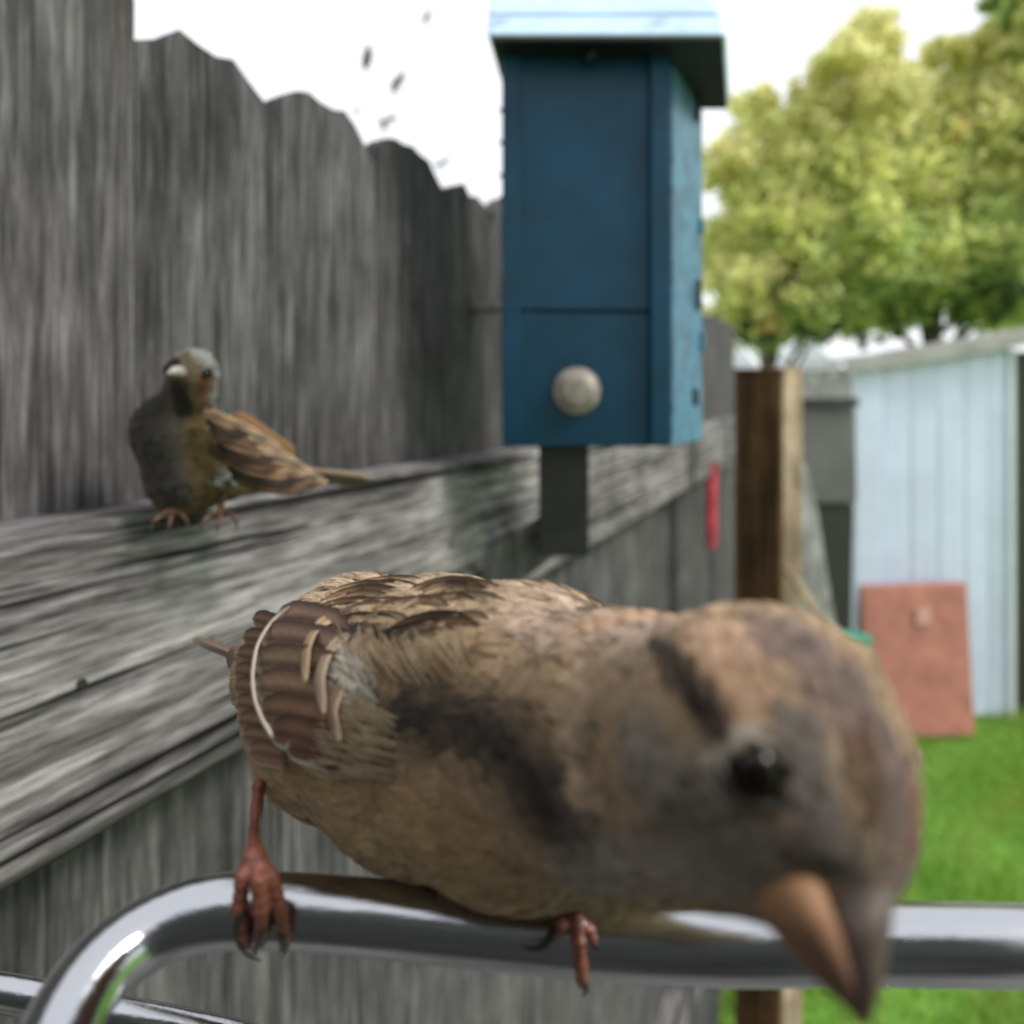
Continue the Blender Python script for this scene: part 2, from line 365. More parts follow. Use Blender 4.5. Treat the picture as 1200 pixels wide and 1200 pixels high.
for xx in (.0, .125):
    q = MB(); q.tube([(xx-.049, -.0305, zt_+.026), (xx-.049, -.022, zt_+.026)], .0058, 16); q.build('lid_screw', MAT['steel'], box, True, .001)
q = MB(); c = P(676, 458, .55)-np.array([fx, fy, -.037])
for (r0, r1, yy, y1) in ((.0190, .0190, -.0025, .0), (.0165, .012, -.009, -.0026)):
    q.tube([(c[0], yy, c[2]), (c[0], y1, c[2])] if r0 == r1 else [(c[0], yy, c[2]), (c[0], (yy+y1)/2, c[2]), (c[0], y1, c[2])], [r0, r1] if r0 == r1 else [.0105, .0155, .0168], 28)
q.build('round_knob', MAT['steel'], box, True, .0008)
q = MB(); c = P(690, 66, .55)-np.array([fx, fy, -.037]); q.tube([(c[0], .002, c[2]+.006), (c[0], -.006, c[2]+.004), (c[0]+.002, -.009, c[2]-.003), (c[0]-.003, -.006, c[2]-.007)], .003, 10); q.build('hook', MAT['darksteel'], box, True)
for i, yy in enumerate((130, 262, 345, 398, 465)):
    t = (.75, .9, .8, .92, .7)[i]; b0 = np.array(Bq)+e_*t; zz = (HZ-yy)/F*.63+.037
    hh = (.011, .007, .014, .010, .008)[i]; q = MB(); q.prism([(b0[0]-.001, b0[1]-.004), (b0[0]+.0045, b0[1]-.003), (b0[0]+.0035, b0[1]+.006), (b0[0]-.001, b0[1]+.006)], zz-hh, zz+hh); q.build('latch', MAT['litblue'] if i % 2 else MAT['darksteel'], box, False, .002, 3)
for yy in (82, 128, 166, 205, 232):
    c = P(590, yy, .552)-np.array([fx, fy, -.037]); q = MB(); q.tube([(c[0]+.004, .006, c[2]), (c[0]-.0035, .006, c[2]+.001)], [.003, .0016], 8); q.build('peg', MAT['darksteel'], box)
q = MB(); a_ = P(640, 600, .66); b_ = P(530, 672, .60); q.prism([(a_[0]-fx, a_[1]-fy), (a_[0]-fx+.006, a_[1]-fy+.02), (b_[0]-fx+.006, b_[1]-fy+.02), (b_[0]-fx, b_[1]-fy)], [a_[2]+.037-.05]*2+[b_[2]+.037-.05]*2, [a_[2]+.037]*2+[b_[2]+.037]*2); q.build('shadow_board', MAT['picket'], box, False, .001)  # board added to stand in for the shadow under the feeder
q = MB(); a = P(632, 530, .575); b2_ = P(690, 652, .575)
q.box(a[0]-fx, b2_[0]-fx, .575-fy, .583-fy, b2_[2]+.037, -.0005); q.box(a[0]-fx+.003, b2_[0]-fx-.003, .584-fy, .74-fy, b2_[2]+.037, b2_[2]+.044)
q.build('bracket', MAT['darksteel'], box, False, .001)

# ------------------------------------------------------------------ yard things on the right
q_ = empty('timber_post', (P(890, 0, 1.46)[0], 1.46, GZ), math.atan2(uy, ux)-math.pi/2, 'square dark brown timber post standing right of the fence end', 'post')
q = MB(); q.box(-.045, .045, -.045, .045, 0, FZ((HZ-437)/F*1.42)); q.build('shaft', MAT['post'], q_, False, .003)
q = MB(); q.box(-.047, .047, -.047, .047, FZ((HZ-437)/F*1.42)+.0005, FZ((HZ-433)/F*1.42)+.002); q.build('post_cap', MAT['post'], q_, False, .002)
q = MB(); x0, x1 = P(906, 0, 1.9)[0], P(944, 0, 1.9)[0]
q.prism([(x0, 1.9), (x1, 1.92), (x1, 1.96), (x0, 1.94)], GZ, (HZ-430)/F*1.9); q.build('upright_board', MAT['newwood'], None, False, .003)
tag(bpy.data.objects['upright_board'], 'pale tan upright board just behind the brown post', 'board')
# leaning planks
q = MB(); y = 2.4
pts = [(925, 900), (920, 560), (930, 535), (944, 545), (958, 600), (972, 690), (990, 790), (1005, 900)]
pp = [P(a, b, y-(b-535)*.0006) for a, b in pts]
m_ = len(pp); q.add([tuple(p) for p in pp]+[tuple(p+np.array([.01, .03, 0])) for p in pp], [tuple(range(m_-1, -1, -1)), tuple(range(m_, 2*m_))]+[(i, (i+1) % m_, m_+(i+1) % m_, m_+i) for i in range(m_)])
o = q.build('leaning_board', MAT['greyboard'], None, False, .004); tag(o, 'grey rounded-top board leaning behind the brown post', 'board')
q = MB(); a = P(920, 668, 1.8); b3 = P(1075, 900, 1.8)
d = (b3-a)/np.linalg.norm(b3-a); s_ = np.array([d[2], 0, -d[0]])*.028
V4 = [a, b3, b3-s_, a-s_*.6]; q.add([tuple(p) for p in V4]+[tuple(p+np.array([0, .025, 0])) for p in V4], [(0, 1, 2, 3), (7, 6, 5, 4), (0, 4, 5, 1), (1, 5, 6, 2), (2, 6, 7, 3), (3, 7, 4, 0)])
o = q.build('leaning_plank', MAT['newwood'], None, False, .002); tag(o, 'pale narrow plank leaning at a slant between the post and the shed', 'plank')
# dark bin
yb = 3.55; bx0, bx1 = P(938, 0, yb)[0], P(1003, 0, yb)[0]; bz = lambda py: (HZ-py)/F*yb
bn = empty('garbage_bin', ((bx0+bx1)/2, yb, GZ), 0, 'tall grey bin with darker body standing between the boards and the blue shed', 'bin'); hw = (bx1-bx0)/2
q = MB(); q.prism([(-hw*.8, .02), (hw*.8, .02), (hw*.8, .3), (-hw*.8, .3)], 0.05, bz(592)-GZ, [(-hw*.96, 0), (hw*.96, 0), (hw*.96, .34), (-hw*.96, .34)]); q.build('bin_body', MAT['black'], bn, False, .01)
q = MB(); q.prism([(-hw, -.02), (hw, -.02), (hw, .36), (-hw, .36)], bz(590)-GZ, bz(478)-GZ, [(-hw, 0), (hw, 0), (hw, .34), (-hw, .34)]); q.build('bin_top', MAT['darkgrey'], bn, False, .012)
q = MB(); q.box(-hw*1.02, hw*1.02, -.03, .36, bz(477)-GZ, bz(466)-GZ); q.build('lid', MAT['black'], bn, False, .006)
for s in (-1, 1):
    q = MB(); q.tube([(s*hw*.85, .3, .07), (s*hw*1.0, .3, .07)], .07, 18); q.build('wheel', MAT['black'], bn)
# teal bucket
tb = P(1000, 800, 3.0); bk = empty('bucket', (tb[0], 3.0, GZ), 0, 'small teal plastic bucket on a stump by the shed corner', 'bucket'); bk.location.z = tb[2]
q = MB(); q.tube([(0, 0, 0), (0, 0, .2)], [.05, .07], 20); q.build('bucket_body', MAT['teal'], bk, True)
q = MB(); q.tube([(0, 0, .19), (0, 0, .205)], [.074, .074], 20); q.build('rim', MAT['teal'], bk)
o = MB(); o.tube([(tb[0], 3.0, GZ), (tb[0]+.005, 3.0, GZ+.3), (tb[0], 3.0, tb[2]-.001)], [.1, .085, .08], 14); tag(o.build('tree_stump', MAT['bark'], None, True), 'short brown stump under the teal bucket', 'stump')
# shed
ys = 4.08; X = lambda p, y=ys: (p-600)/F*y; Z = lambda p, y=ys: (HZ-p)/F*y
sh = empty('garden_shed', (X(1100), ys, GZ), 0, 'pale blue sheet metal garden shed with a grey sloping roof edge', 'shed'); ox = X(1100)
zl, zr = Z(436)-GZ, Z(403)-GZ; slope = (zr-zl)/(X(1200)-X(1000))
top = lambda x: zl+slope*(x+ox-X(1000))
edges = [1032, 1064, 1096, 1128, 1156, 1179]
q = MB()
for a, b in zip(edges[:-1], edges[1:]):
    xa, xb = X(a)-ox, X(b)-ox; q = MB(); r = .006
    pl = [(xa+.001, 0), (xa+.02, 0), (xa+.028, -r), (xb-.012, -r), (xb-.001, 0), (xb-.001, .006), (xa+.001, .006)]
    q.prism(pl, 0.02, [top(p[0])-.012 for p in pl]); q.build('wall_panel', MAT['shed'], sh)
q = MB(); xa, xb = X(1000)-ox, X(1031)-ox; q.prism([(xa, -.03), (xb, -.03), (xb, .02), (xa, .02)], 0.01, [top(xa)-.01, top(xb)-.01]*2); q.build('corner_post', MAT['shed'], sh, False, .006)
q = MB(); xa, xb = X(1179)-ox+.001, X(1186)-ox; q.box(xa, xb, -.03, .03, .01, top(xa)-.015); q.build('door_frame', MAT['white'], sh, False, .003)
q = MB(); xa, xb = X(1186)-ox+.001, X(1186)-ox+.75; q.box(xa, xb, .04, .07, .0, top(xa)-.03); q.build('door', MAT['black'], sh, False, .003)
xe = xb
q = MB(); q.box(xe+.002, xe+.6, -.0, .03, .0, top(xe)-.03); q.build('wall_panel', MAT['shed'], sh)
xa = X(1000)-ox; q = MB(); q.prism([(xa+.002, .022), (xa+.02, .022), (xa+.02, .45), (xa+.002, .45)], .01, top(xa)-.02); q.build('side_wall', MAT['greyroof'], sh)
q = MB(); q.prism([(xe+.58, .032), (xe+.6, .032), (xe+.6, .45), (xe+.58, .45)], .01, top(xa)-.02); q.build('side_wall', MAT['shed'], sh)
x2 = xe+.7; q = MB(); pl = [(xa-.08, -.09), (x2, -.09), (x2, -.055), (xa-.08, -.055)]; q.prism(pl, [top(p[0])-.008 for p in pl], [top(p[0])+.075 for p in pl]); q.build('fascia', MAT['greyroof'], sh, False, .004)
nr = 14
for i in range(nr):
    u0 = xa-.08+(x2-xa+.08)*i/nr; u1 = xa-.08+(x2-xa+.08)*(i+1)/nr-.004
    pl = [(u0, -.054), (u1, -.054), (u1, .55), (u0, .55)]; q = MB(); q.prism(pl, [top(p[0])+.062+.01*(i % 2) for p in pl], [top(p[0])+.078+.01*(i % 2) for p in pl]); q.build('roof_sheet', MAT['greyroof'], sh)
# terracotta board
pb = empty('terracotta_board', (X(1078, 3.80), 3.80, GZ), 0, 'reddish terracotta board with a pale square, leaning on the blue shed', 'board')
q = MB(); hx = .325
oo = np.array(pb.location); V4 = [tuple(P(a_, b_, c_)-oo) for a_, b_, c_ in ((1014, 866, 3.80), (1143, 862, 3.80), (1133, 684, 4.0), (1011, 688, 4.0))]
q.add(V4+[(a, b+.03, c+.006) for a, b, c in V4], [(0, 1, 2, 3), (7, 6, 5, 4), (0, 4, 5, 1), (1, 5, 6, 2), (2, 6, 7, 3), (3, 7, 4, 0)]); q.build('board', MAT['terracotta'], pb, False, .006)
q = MB(); V4 = [tuple(P(a_, b_, c_)-oo) for a_, b_, c_ in ((1073, 732, 3.94), (1090, 732, 3.94), (1090, 712, 3.962), (1073, 712, 3.962))]
q.add([(a, b-.008, c+.003) for a, b, c in V4]+V4, [(0, 1, 2, 3), (7, 6, 5, 4), (0, 4, 5, 1), (1, 5, 6, 2), (2, 6, 7, 3), (3, 7, 4, 0)]); q.build('pale_plate', MAT['concrete'], pb)
# far grey board fence and white roofs behind
ff = empty('back_fence', (0, 6.5, GZ), 0, 'low grey board fence across the back of the yard, left of the shed', 'fence')
for i in range(40):
    x0 = 1.4+i*.16; q = MB(); q.box(x0+.004, x0+.156, 0, .02, 0, (HZ-432)/F*6.5-GZ+random.uniform(-.01, .01)); q.build('fence_board', MAT['greyboard'], ff)
q = MB(); q.box(1.4, 7.8, -.04, -.002, 1.2, 1.3); q.build('fence_rail', MAT['greyboard'], ff)
hb = empty('outbuilding', (3.4, 9.5, GZ), 0, 'low outbuilding with glaring white roof sheets beyond the grey back fence', 'building')
q = MB(); q.box(-.35, 1.75, .1, 2.5, 0, 1.9+.35); q.build('wall', MAT['greyroof'], hb)
for i, (a, b) in enumerate(((862, 892), (902, 944), (952, 992))):
    xa, xb = (a-600)/F*9.5-3.4, (b-600)/F*9.5-3.4
    q = MB(); q.add([(xa, 0, 2.32), (xb, 0, 2.32), (xb, 1.2, 2.86), (xa, 1.2, 2.86), (xa, 0, 2.28), (xb, 0, 2.28), (xb, 1.2, 2.82), (xa, 1.2, 2.82)], [(0, 1, 2, 3), (7, 6, 5, 4), (0, 4, 5, 1), (1, 5, 6, 2), (2, 6, 7, 3), (3, 7, 4, 0)]); q.build('roof_sheet', MAT['white'], hb)
# red ribbon on the fence
rx = P(834, 0, 1.80)
rb = MB(); pts = [P(834+.4*math.sin(i*.9), 543+i*9, 1.72+.004*math.sin(i*1.3)) for i in range(12)]
V = []; 
for i, p in enumerate(pts):
    wv = .016*(1-.02*i); V += [p+np.array([-wv, 0.002*math.sin(i), 0]), p+np.array([wv, -.002*math.cos(i*.8), 0])]
n_ = len(V); V2 = V+[p+np.array([0, .0015, 0]) for p in V]
Fc = [(2*i, 2*i+1, 2*i+3, 2*i+2) for i in range(11)]+[(n_+2*i+2, n_+2*i+3, n_+2*i+1, n_+2*i) for i in range(11)]+[(2*i, 2*i+2, n_+2*i+2, n_+2*i) for i in range(11)]+[(2*i+1, n_+2*i+1, n_+2*i+3, 2*i+3) for i in range(11)]
tag(mesh('ribbon', V2, Fc, MAT['red'], None, True), 'red ribbon hanging from the fence rail near the brown post', 'ribbon')

# ------------------------------------------------------------------ trees
def crown(name, parent, blobs, dens, size, cols, hang=0.3):
    PT = []; CC = []
    for (c, r, bi) in blobs:
        n = int(dens*(r**2.2)); k_ = max(3, int(n/26))
        cc = RNG.normal(0, 1, (k_, 3)); cc /= np.linalg.norm(cc, axis=1)[:, None]; cc *= (RNG.uniform(0.25, 1, (k_, 1))**.5)*r
        for q in cc:
            m = 26; d = RNG.normal(0, r*.13, (m, 3)); PT.append(c+q+d)
            base = cols[min(len(cols)-1, int(abs(RNG.normal(bi, .8))))]
            CC.append(np.tile(base, (m, 1))*RNG.uniform(.7, 1.25, (m, 1)))
    PT = np.concatenate(PT); CC = np.concatenate(CC); n = len(PT)
    a = RNG.normal(0, 1, (n, 3)); a[:, 2] -= hang; a /= np.linalg.norm(a, axis=1)[:, None]
    b = np.cross(a, RNG.normal(0, 1, (n, 3))); b /= np.linalg.norm(b, axis=1)[:, None]
    s = size*RNG.uniform(.6, 1.3, (n, 1)); nn = np.cross(a, b)
    V = np.stack([PT-a*s, PT+b*s*.45+nn*s*.12, PT+a*s, PT-b*s*.45+nn*s*.12], 1).reshape(-1, 3)
    i0 = (np.arange(n)*4)[:, None]
    return tag(mesh(name, V, np.concatenate([i0+[0, 1, 2, 3]]), MAT['leaf'], parent, cols=np.repeat(CC, 4, 0)), kind='stuff')
def tree(loc, label, blobs, limbs, dens, size, cols, r0=.12):
    t = empty('garden_tree', loc, 0, label, 'tree'); lo = np.array(loc)
    q = MB(); top_ = np.mean([b[0] for b in blobs], 0)-lo
    tr = spline([(0, 0, 0), (top_[0]*.2+.05, 0, top_[2]*.35), (top_[0]*.5-.05, top_[1]*.4, top_[2]*.7), tuple(top_)], 8)
    q.tube(tr, np.linspace(r0, r0*.3, len(tr)), 10); q.build('trunk', MAT['bark'], t, True)
    for (c, r, bi) in blobs[::2]:
        q = MB(); s = tr[random.randint(8, len(tr)-6)]; e = c-lo; mid = (s+e)/2+np.array([random.uniform(-.1, .1), 0, random.uniform(.0, .25)])
        pl = spline([s, mid, e], 6); q.tube(pl, np.linspace(r0*.35, .008, len(pl)), 7); q.build('limb', MAT['bark'], t, True)
    o = crown('crown', t, [(c-lo, r, bi) for c, r, bi in blobs], dens, size, cols); return t
LC = [lin(c) for c in ((255, 252, 190), (246, 248, 172), (240, 244, 160), (216, 232, 156), (176, 202, 120), (248, 214, 150))]
def BL(lst, y): return [(P(a, b, y+dy), r/F*y, bi) for a, b, r, bi, dy in lst]
tree((2.9, 8.2, GZ), 'yellow-green leafy tree nearest the blue feeder box, under a white sky',
     BL([(850, 190, 34, 0, 0), (856, 300, 48, 1, .2), (872, 345, 42, 1, -.3), (905, 190, 60, 1, .3), (905, 265, 60, 2, 0), (930, 330, 55, 2, -.2), (960, 150, 50, 0, .2), (985, 215, 62, 2, .1),
         (985, 90, 40, 0, 0), (1015, 60, 40, 0, .2), (1000, 290, 60, 3, -.2), (1030, 130, 46, 0, 0), (850, 375, 25, 1, 0), (900, 370, 40, 4, -.2), (970, 365, 45, 3, .2), (885, 120, 28, 0, .4), (945, 105, 24, 0, .1)], 8.0), None, 11000, .062, LC)
tree((5.2, 8.8, GZ), 'broad green tree with gaps in its crown, above the blue shed at the right edge',
     BL([(1050, 230, 66, 2, 0), (1060, 310, 60, 3, -.2), (1125, 210, 62, 1, .2), (1120, 290, 66, 3, 0), (1180, 150, 62, 1, 0), (1190, 240, 70, 2, .3), (1185, 330, 60, 3, -.2), (1195, 40, 44, 4, 0), (1245, 60, 70, 2, 0),
         (1250, 180, 90, 2, .2), (1260, 300, 90, 3, 0), (1100, 60, 16, 0, 0), (1130, 150, 34, 0, .1), (1060, 350, 40, 4, .2), (1060, 170, 34, 1, .1), (1310, 120, 80, 2, 0), (1340, 250, 90, 3, 0), (1150, 60, 30, 1, 0), (1105, 130, 30, 0, 0), (1160, 105, 30, 1, .2), (1190, 80, 40, 1, 0), (1060, 95, 26, 0, 0), (1230, -10, 50, 2, 0), (1175, 10, 26, 4, 0), (1040, 120, 44, 1, 0), (1080, 180, 50, 2, 0), (1030, 40, 30, 0, 0), (1110, 80, 34, 0, .2), (1035, 200, 50, 2, .1), (1140, 340, 40, 3, 0), (1020, 350, 40, 3, 0)], 8.6), None, 9000, .068, LC, .15)
DC = [lin(c) for c in ((70, 96, 40), (52, 74, 34), (90, 112, 46), (62, 60, 50))]
def shrub(x, y, z, lst, label):
    t = empty('shrub', (x, y, GZ), 0, label, 'shrub'); lo = np.array([x, y, GZ])
    for i in range(5):
        q = MB(); a = random.uniform(-.3, .3); q.tube(spline([(a*.2, 0, 0), (a, .05, 1.4), (a*2.4, 0, 2.6)], 6), np.linspace(.035, .008, 13), 7); q.build('stem', MAT['bark'], t, True)
    crown('crown', t, [(c-lo, r, b) for c, r, b in BL(lst, y)], 1700, .045, DC)
shrub(4.6, 7.4, 0, [(1040, 385, 26, 1, 0), (1075, 372, 30, 1, .1), (1110, 362, 28, 0, 0), (1150, 368, 32, 1, 0), (1190, 358, 34, 1, .1), (1230, 350, 40, 1, 0)], 'dark green shrub just above the grey shed roof')
shrub(2.6, 7.2, 0, [(860, 385, 20, 2, 0), (905, 395, 16, 0, .1), (940, 392, 18, 0, 0), (985, 392, 20, 1, 0), (1010, 395, 18, 1, 0)], 'low dark shrub over the back fence below the yellow-green tree')
# hanging twigs with a few leaves against the sky
tw = empty('hanging_twig', (-.21, 1.25, .55), 0, 'thin twigs with a few dry leaves hanging above the picket tops against white sky', 'twig')
lo = np.array([-.21, 1.25, .55])
def leaf_at(px_, py_, ln_, ang, y=1.25):
    c = P(px_, py_, y)-lo; a = np.array([math.cos(ang), .2, math.sin(ang)])*ln_/F*y/2; b = np.array([-math.sin(ang), .3, math.cos(ang)])*ln_*.16/F*y
    V = [c-a, c-a*.3+b, c+a*.4+b*.8, c+a, c+a*.3-b, c-a*.4-b*.9, c-a*.1+np.array([0, .004, 0])]
    mesh('leaf', V, [(0, 1, 6), (1, 2, 6), (2, 3, 6), (3, 4, 6), (4, 5, 6), (5, 0, 6)], MAT['bark'], tw)
for a in ((430, 68, 38, 1.5), (466, 96, 34, 1.1), (462, 102, 20, 1.9), (500, 20, 22, 1.2), (457, 140, 22, .4), (449, 146, 20, 2.0), (418, 130, 14, .3), (554, 135, 8, 1), (537, 158, 9, .5), (520, 190, 18, .6), (512, 194, 12, 2.2)): leaf_at(*a)
for pl in ([(440, -60), (432, 20), (429, 90), (446, 160), (440, 260)], [(505, -60), (500, 30), (470, 90), (455, 150), (446, 210)], [(560, -60), (556, 130), (538, 158), (518, 200), (505, 250)]):
    q = MB(); q.tube([p for p in spline([P(a, b, 1.25)-lo for a, b in pl], 8)], .0004, 5); q.build('stem', MAT['bark'], tw)

# ------------------------------------------------------------------ chrome perch
pc = empty('metal_perch', tuple(P(300, 1065, .108)), 0, 'thick polished chrome perch bar bent down at its left end, under the front sparrow', 'perch')
lo = P(300, 1065, .108)
path = [(1700, 1118, .100), (1400, 1112, .100), (1200, 1108, .1005), (1000, 1105, .102), (850, 1107, .103), (700, 1100, .1045), (560, 1088, .1065), (430, 1074, .108), (300, 1066, .108), (225, 1074, .106), (160, 1102, .102), (105, 1150, .096), (62, 1230, .0885), (40, 1340, .080), (35, 1480, .073)]
pts = spline([P(a, b, c)-lo for a, b, c in path], 14)
q = MB(); q.tube(pts, .0051, 40); q.build('bar', MAT['chrome'], pc, True)
q = MB(); pts = spline([P(a, b, c)-lo for a, b, c in ((-120, 1150, .122), (0, 1163, .125), (130, 1188, .128), (260, 1214, .13), (420, 1256, .13), (700, 1300, .128), (1100, 1320, .125))], 10)
q.tube(pts, .0029, 24); q.build('lower_rod', MAT['chrome'], pc, True)

# ------------------------------------------------------------------ birds
def sm(a, b, k): h_ = np.clip(.5+.5*(b-a)/k, 0, 1); return b*(1-h_)+a*h_-k*h_*(1-h_)
class SDF:
    """smooth union of round cones (a, ra, b, rb)"""
    def __init__(s, cones, k): s.c = cones; s.k = k
    def __call__(s, p):
        d = None
        for (a, ra, b, rb) in s.c:
            ab = b-a; L2 = float(ab@ab)+1e-12
            h_ = np.clip(((p-a)@ab)/L2, 0, 1); h_ = h_*h_*(3-2*h_)*0.4+h_*0.6
            q = np.linalg.norm(p-a-h_[..., None]*ab, axis=-1)-(ra+(rb-ra)*h_)
            d = q if d is None else sm(d, q, s.k)
        return d
    def normal(s, p):
        e = 2e-4; g = np.stack([s(p+np.eye(3)[i]*e)-s(p-np.eye(3)[i]*e) for i in range(3)], -1)
        return g/(np.linalg.norm(g, axis=-1, keepdims=True)+1e-12)
    def hit(s, px_, py_, y0=.03):
        d = np.array([(px_-600)/F, 1, (HZ-py_)/F]); d /= np.linalg.norm(d); t = y0; best = (9, t)
        for i in range(300):
            v = float(s((d*t)[None])[0])
            if v < best[0]: best = (v, t)
            if v < 2e-5: return d*t
            t += v*.8
            if t > 1: break
        return d*best[1]
    def mesh(s, vox):
        lo_ = np.min([np.minimum(a-ra, b-rb) for a, ra, b, rb in s.c], 0)-vox*4; hi = np.max([np.maximum(a+ra, b+rb) for a, ra, b, rb in s.c], 0)+vox*4
        n = np.ceil((hi-lo_)/vox).astype(int)
        X_, Y_, Z_ = np.meshgrid(*[lo_[i]+np.arange(n[i])*vox for i in range(3)], indexing='ij')
        D_ = s(np.stack([X_, Y_, Z_], -1)).astype(np.float32)/vox
        g = vdb.FloatGrid(10.0); g.copyFromArray(np.clip(D_, -9, 9)); v, qd = g.convertToQuads(isovalue=0.0)
        return np.asarray(v)*vox+lo_, np.asarray(qd)[:, ::-1].astype(np.int32)
def seg_d(p, pl):
    d = None
    for a, b in zip(pl[:-1], pl[1:]):
        ab = b-a; h_ = np.clip(((p-a)@ab)/(float(ab@ab)+1e-12), 0, 1); q = np.linalg.norm(p-a-h_[..., None]*ab, axis=-1); d = q if d is None else np.minimum(d, q)
    return d
def vnoise(p, s):                                        # cheap smooth pseudo-noise
    p = p*s; r = 0
    for i, (a, b, c) in enumerate(((1.0, 1.7, -1.3), (-1.9, 1.1, 1.6), (1.3, -2.1, 1.1), (2.7, 1.9, 2.3))):
        r = r+np.sin(p[..., 0]*a+p[..., 1]*b+p[..., 2]*c+i*2.1+1.5*np.sin(p[..., 2]*b-p[..., 0]*c+i))
    return r/4
class Paint:
    def __init__(s, base, mp=None, mn=None, gain=1.0): s.b = lin(base); s.L = []; s.mp, s.mn, s.g = mp, mn, gain
    def add(s, pl, r, c, a=1.0, soft=.6): s.L.append((pl, r, lin(c), a, soft))
    def __call__(s, p, raw=False):
        if s.mp is not None and not raw:                 # the far side repeats the near side
            best = None
            for i, (a, b) in enumerate(zip(s.mp[:-1], s.mp[1:])):          # nearest point of the spine
                ab = b-a; h_ = np.clip(((p-a)@ab)/(float(ab@ab)+1e-12), 0, 1); q = a+h_[..., None]*ab; dd = np.linalg.norm(p-q, axis=-1)
                nrm = np.tile(s.mn[0] if i < len(s.mp)-3 else s.mn[1], (len(p), 1))
                if best is None: best, bq, bn = dd, q, nrm
                else: m = dd < best; best = np.where(m, dd, best); bq = np.where(m[:, None], q, bq); bn = np.where(m[:, None], nrm, bn)
            d = np.sum((p-bq)*bn, 1); p = p-np.where(d > .004, 2*d, 0)[..., None]*bn
        c = np.tile(s.b, (len(p), 1)); 
        for pl, r, col, a, soft in s.L:
            d = seg_d(p, pl)+vnoise(p, 700)*r*.10+vnoise(p, 2600)*r*.08
            w_ = np.clip((r-d)/(r*soft), 0, 1); w_ = (w_*w_*(3-2*w_)*a)[:, None]; c = c*(1-w_)+col*w_
        c = c*s.g; return c*np.minimum(1, .66/np.maximum(c.max(1, keepdims=True), 1e-6))
def plumage(name, v, qd, sdf, paint, flow, n_f, length, parent, nb=15, width=.00028, excl=None, lift=.35, streak=None, seed=1):
    R = np.random.default_rng(seed)
    a = v[qd[:, 0]]; b = v[qd[:, 1]]; c = v[qd[:, 2]]; d = v[qd[:, 3]]
    ar = np.linalg.norm(np.cross(c-a, d-b), axis=1); pr = ar/ar.sum()
    f = R.choice(len(qd), n_f, p=pr); u = R.uniform(0, 1, (n_f, 1)); w_ = R.uniform(0, 1, (n_f, 1))
    p = (a[f]*(1-u)+b[f]*u)*(1-w_)+(d[f]*(1-u)+c[f]*u)*w_
    if excl:
        ok = np.ones(len(p), bool)
        for e, r in excl: ok &= np.linalg.norm(p-e, axis=1) > r
        p = p[ok]
    n_f = len(p); n = sdf.normal(p); fl = flow(p); fl = fl-n*np.sum(fl*n, 1, keepdims=True); fl /= np.linalg.norm(fl, axis=1, keepdims=True)+1e-9
    fl = fl+R.normal(0, .10, fl.shape); fl = fl-n*np.sum(fl*n, 1, keepdims=True); fl /= np.linalg.norm(fl, axis=1, keepdims=True)
    s = np.cross(n, fl); Lf = length(p)*R.uniform(.75, 1.2, n_f); Lv = R.uniform(.5, 1.3, n_f)*lift
    col = paint(p); br = R.normal(1, .10, (n_f, 1)); st = streak(p) if streak is not None else np.zeros(n_f)
    # barbs
    t_a = np.linspace(-1, 1, nb)[None, :]+R.normal(0, .07, (n_f, nb))
    ang = t_a*.42; bl = Lf[:, None]*(1-.38*t_a**2)*R.uniform(.85, 1.12, (n_f, nb))
    dr = fl[:, None]*np.cos(ang)[..., None]+s[:, None]*np.sin(ang)[..., None]
    sd_ = -fl[:, None]*np.sin(ang)[..., None]+s[:, None]*np.cos(ang)[..., None]
    w0 = width*R.uniform(.6, 1.4, (n_f, nb))
    root = p[:, None]+s[:, None]*(t_a*Lf[:, None]*.10)[..., None]-n[:, None]*.0001
    rings = []
    for t, wf in ((0, 1.0), (.4, 1.0), (.75, .7)):
        q = root+dr*(bl*t)[..., None]+n[:, None]*((Lv[:, None]*bl*t*(1-.75*t))+.0001)[..., None]
        rings += [q-sd_*(w0*wf)[..., None], q+sd_*(w0*wf)[..., None]]
    q = root+dr*bl[..., None]+n[:, None]*(Lv[:, None]*bl*.2)[..., None]; rings.append(q)
    V = np.stack(rings, 2).reshape(-1, 3); m = n_f*nb; i0 = (np.arange(m)*7)[:, None]
    Fq = np.concatenate([i0+[0, 1, 3, 2], i0+[2, 3, 5, 4], i0+[4, 5, 6, 6]]); Fq = Fq[:2*m]
    Ft = i0+[4, 5, 6]
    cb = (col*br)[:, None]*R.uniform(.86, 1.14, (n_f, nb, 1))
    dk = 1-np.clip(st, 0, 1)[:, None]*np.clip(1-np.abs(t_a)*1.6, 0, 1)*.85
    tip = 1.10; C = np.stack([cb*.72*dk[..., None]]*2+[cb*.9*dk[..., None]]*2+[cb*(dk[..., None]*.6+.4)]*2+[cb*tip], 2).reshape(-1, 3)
    tri = np.concatenate([np.concatenate([Fq[:, [0, 1, 2]], Fq[:, [0, 2, 3]]]), Ft])
    o = mesh(name, V, tri, MAT['plume'], parent, cols=np.clip(C, 0, 1)); return tag(o, kind='stuff')
